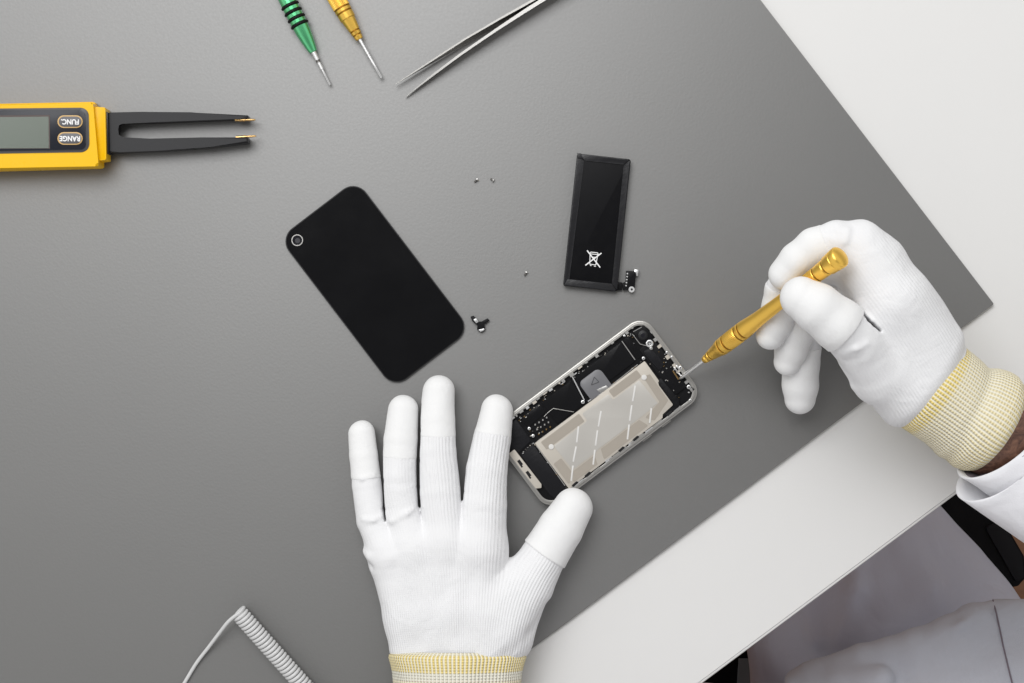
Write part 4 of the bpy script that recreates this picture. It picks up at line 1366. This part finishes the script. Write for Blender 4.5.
def tiny_screw(px, py, ang, label, ln=2.9):
    o = thing('tiny_screw', label, 'screw', P(px, py, 0), 'loose phone screws on the mat')
    d = np.array([math.cos(ang), math.sin(ang), 0])
    c = P(px, py, 0.9)
    c[2] = 1.0
    a = c - d * ln / 2
    lathe('screw_head', a, a + d * 5, [(0, 0.65), (0.15, 0.95), (0.7, 0.95), (0.75, 0.6)], 'steel', o, 16)
    lathe('thread', a + d * 0.72, a + d * 6, [(0, 0.5)] + [(0.25 * i, 0.55 if i % 2 else 0.42) for i in range(1, int((ln - 0.9) / 0.25))] + [(ln - 0.8, 0.3)], 'steel_dark', o, 12)


tiny_screw(476, 180.6, math.radians(225), 'loose tiny screw left of its twin above the battery row')
tiny_screw(492, 179.6, math.radians(150), 'loose tiny silver screw right of its twin on bare mat', 2.6)
tiny_screw(525.6, 273.8, math.radians(240), 'lone tiny screw on the mat between back panel and battery')

# ================================================================== COILED CORD
pts = []
A = P(237.8, 611.8, 5.6); Bp = P(367, 756.5, 5.6)
t = unit(Bp - A); s_ = unit(np.cross(t, (0, 0, 1))); u_ = np.cross(s_, t)
Ld = float(np.linalg.norm(Bp - A)); pitch = 2.42; R = 4.2
lead = [P(150, 742, 1.3), P(167, 712, 1.3), P(185, 682, 1.3), P(196.5, 663, 1.6), P(208, 648, 3.2), P(219, 633.5, 6.2), P(228.5, 621.5, 9.0)]
pts += lead
nt_ = int(Ld / pitch * 22)
for i in range(nt_):
    a = 2 * math.pi * i / 22 + math.radians(90)
    d = i / 22 * pitch
    pts.append(A + t * (d + 0.9 * math.sin(a)) + (s_ * math.cos(a) + u_ * math.sin(a)) * R)


def spline(p, m=5):
    out = []
    for i in range(len(p) - 1):
        p0, p1, p2, p3 = p[max(i - 1, 0)], p[i], p[i + 1], p[min(i + 2, len(p) - 1)]
        for j in range(m):
            x = j / m
            out.append(0.5 * ((2 * p1) + (-p0 + p2) * x + (2 * p0 - 5 * p1 + 4 * p2 - p3) * x * x + (-p0 + 3 * p1 - 3 * p2 + p3) * x ** 3))
    out.append(p[-1])
    return out


head = spline(pts[:11], 5)
cord = tube('coiled_cord', head[:-1] + pts[10:], 1.08, 'cord', None, 12)
tag(cord, 'white coiled cord lying on the mat at the bottom left', 'cord')

# ================================================================== LIGHT, WORLD, CAMERA
w = bpy.data.worlds.new('World')
bpy.context.scene.world = w
w.use_nodes = True
bg = w.node_tree.nodes['Background']
wt = w.node_tree
wtc = wt.nodes.new('ShaderNodeTexCoord')
wsp = wt.nodes.new('ShaderNodeSeparateXYZ')
wt.links.new(wtc.outputs['Generated'], wsp.inputs['Vector'])
wr = wt.nodes.new('ShaderNodeValToRGB')         # unseen surround shaped for fill and metal reflections: dim overhead, lighter sides
wt.links.new(wsp.outputs['Z'], wr.inputs['Fac'])
els = wr.color_ramp.elements
els[0].position = 0.0; els[0].color = (0.30, 0.298, 0.295, 1)
els[1].position = 1.0; els[1].color = (0.13, 0.13, 0.13, 1)
for p_, c_ in ((0.35, 0.92), (0.72, 0.76), (0.93, 0.23)):
    e_ = els.new(p_); e_.color = (c_, c_ * 0.995, c_ * 0.985, 1)
wt.links.new(wr.outputs['Color'], bg.inputs['Color'])
bg.inputs['Strength'].default_value = 0.85


def area(name, loc, aim, size, sizey, power, col=(1, 1, 1)):
    ld = bpy.data.lights.new(name, 'AREA')
    ld.shape = 'RECTANGLE'
    ld.size = size; ld.size_y = sizey
    ld.energy = power
    ld.color = col
    o = bpy.data.objects.new(name, ld)
    o.location = loc
    o.rotation_euler = (Vector(aim) - Vector(loc)).to_track_quat('-Z', 'Y').to_euler()
    C.objects.link(o)
    return o


area('softbox', (-0.62, 1.22, 2.1), (0.0, 0.0, 0.0), 2.0, 1.5, 50)

cam_d = bpy.data.cameras.new('camera')
cam_d.sensor_width = 36.0
cam_d.lens = 36.0 * H / (1024 * S)
cam_d.clip_start = 0.05
cam_d.clip_end = 20
cam = bpy.data.objects.new('camera', cam_d)
cam.location = (0, 0, H * MM)
C.objects.link(cam)
sc = bpy.context.scene
sc.camera = cam
sc.view_settings.view_transform = 'Standard'
sc.view_settings.look = 'None'
sc.view_settings.exposure = 0
sc.view_settings.gamma = 1
sc.cycles.max_bounces = 6
sc.cycles.use_denoising = True
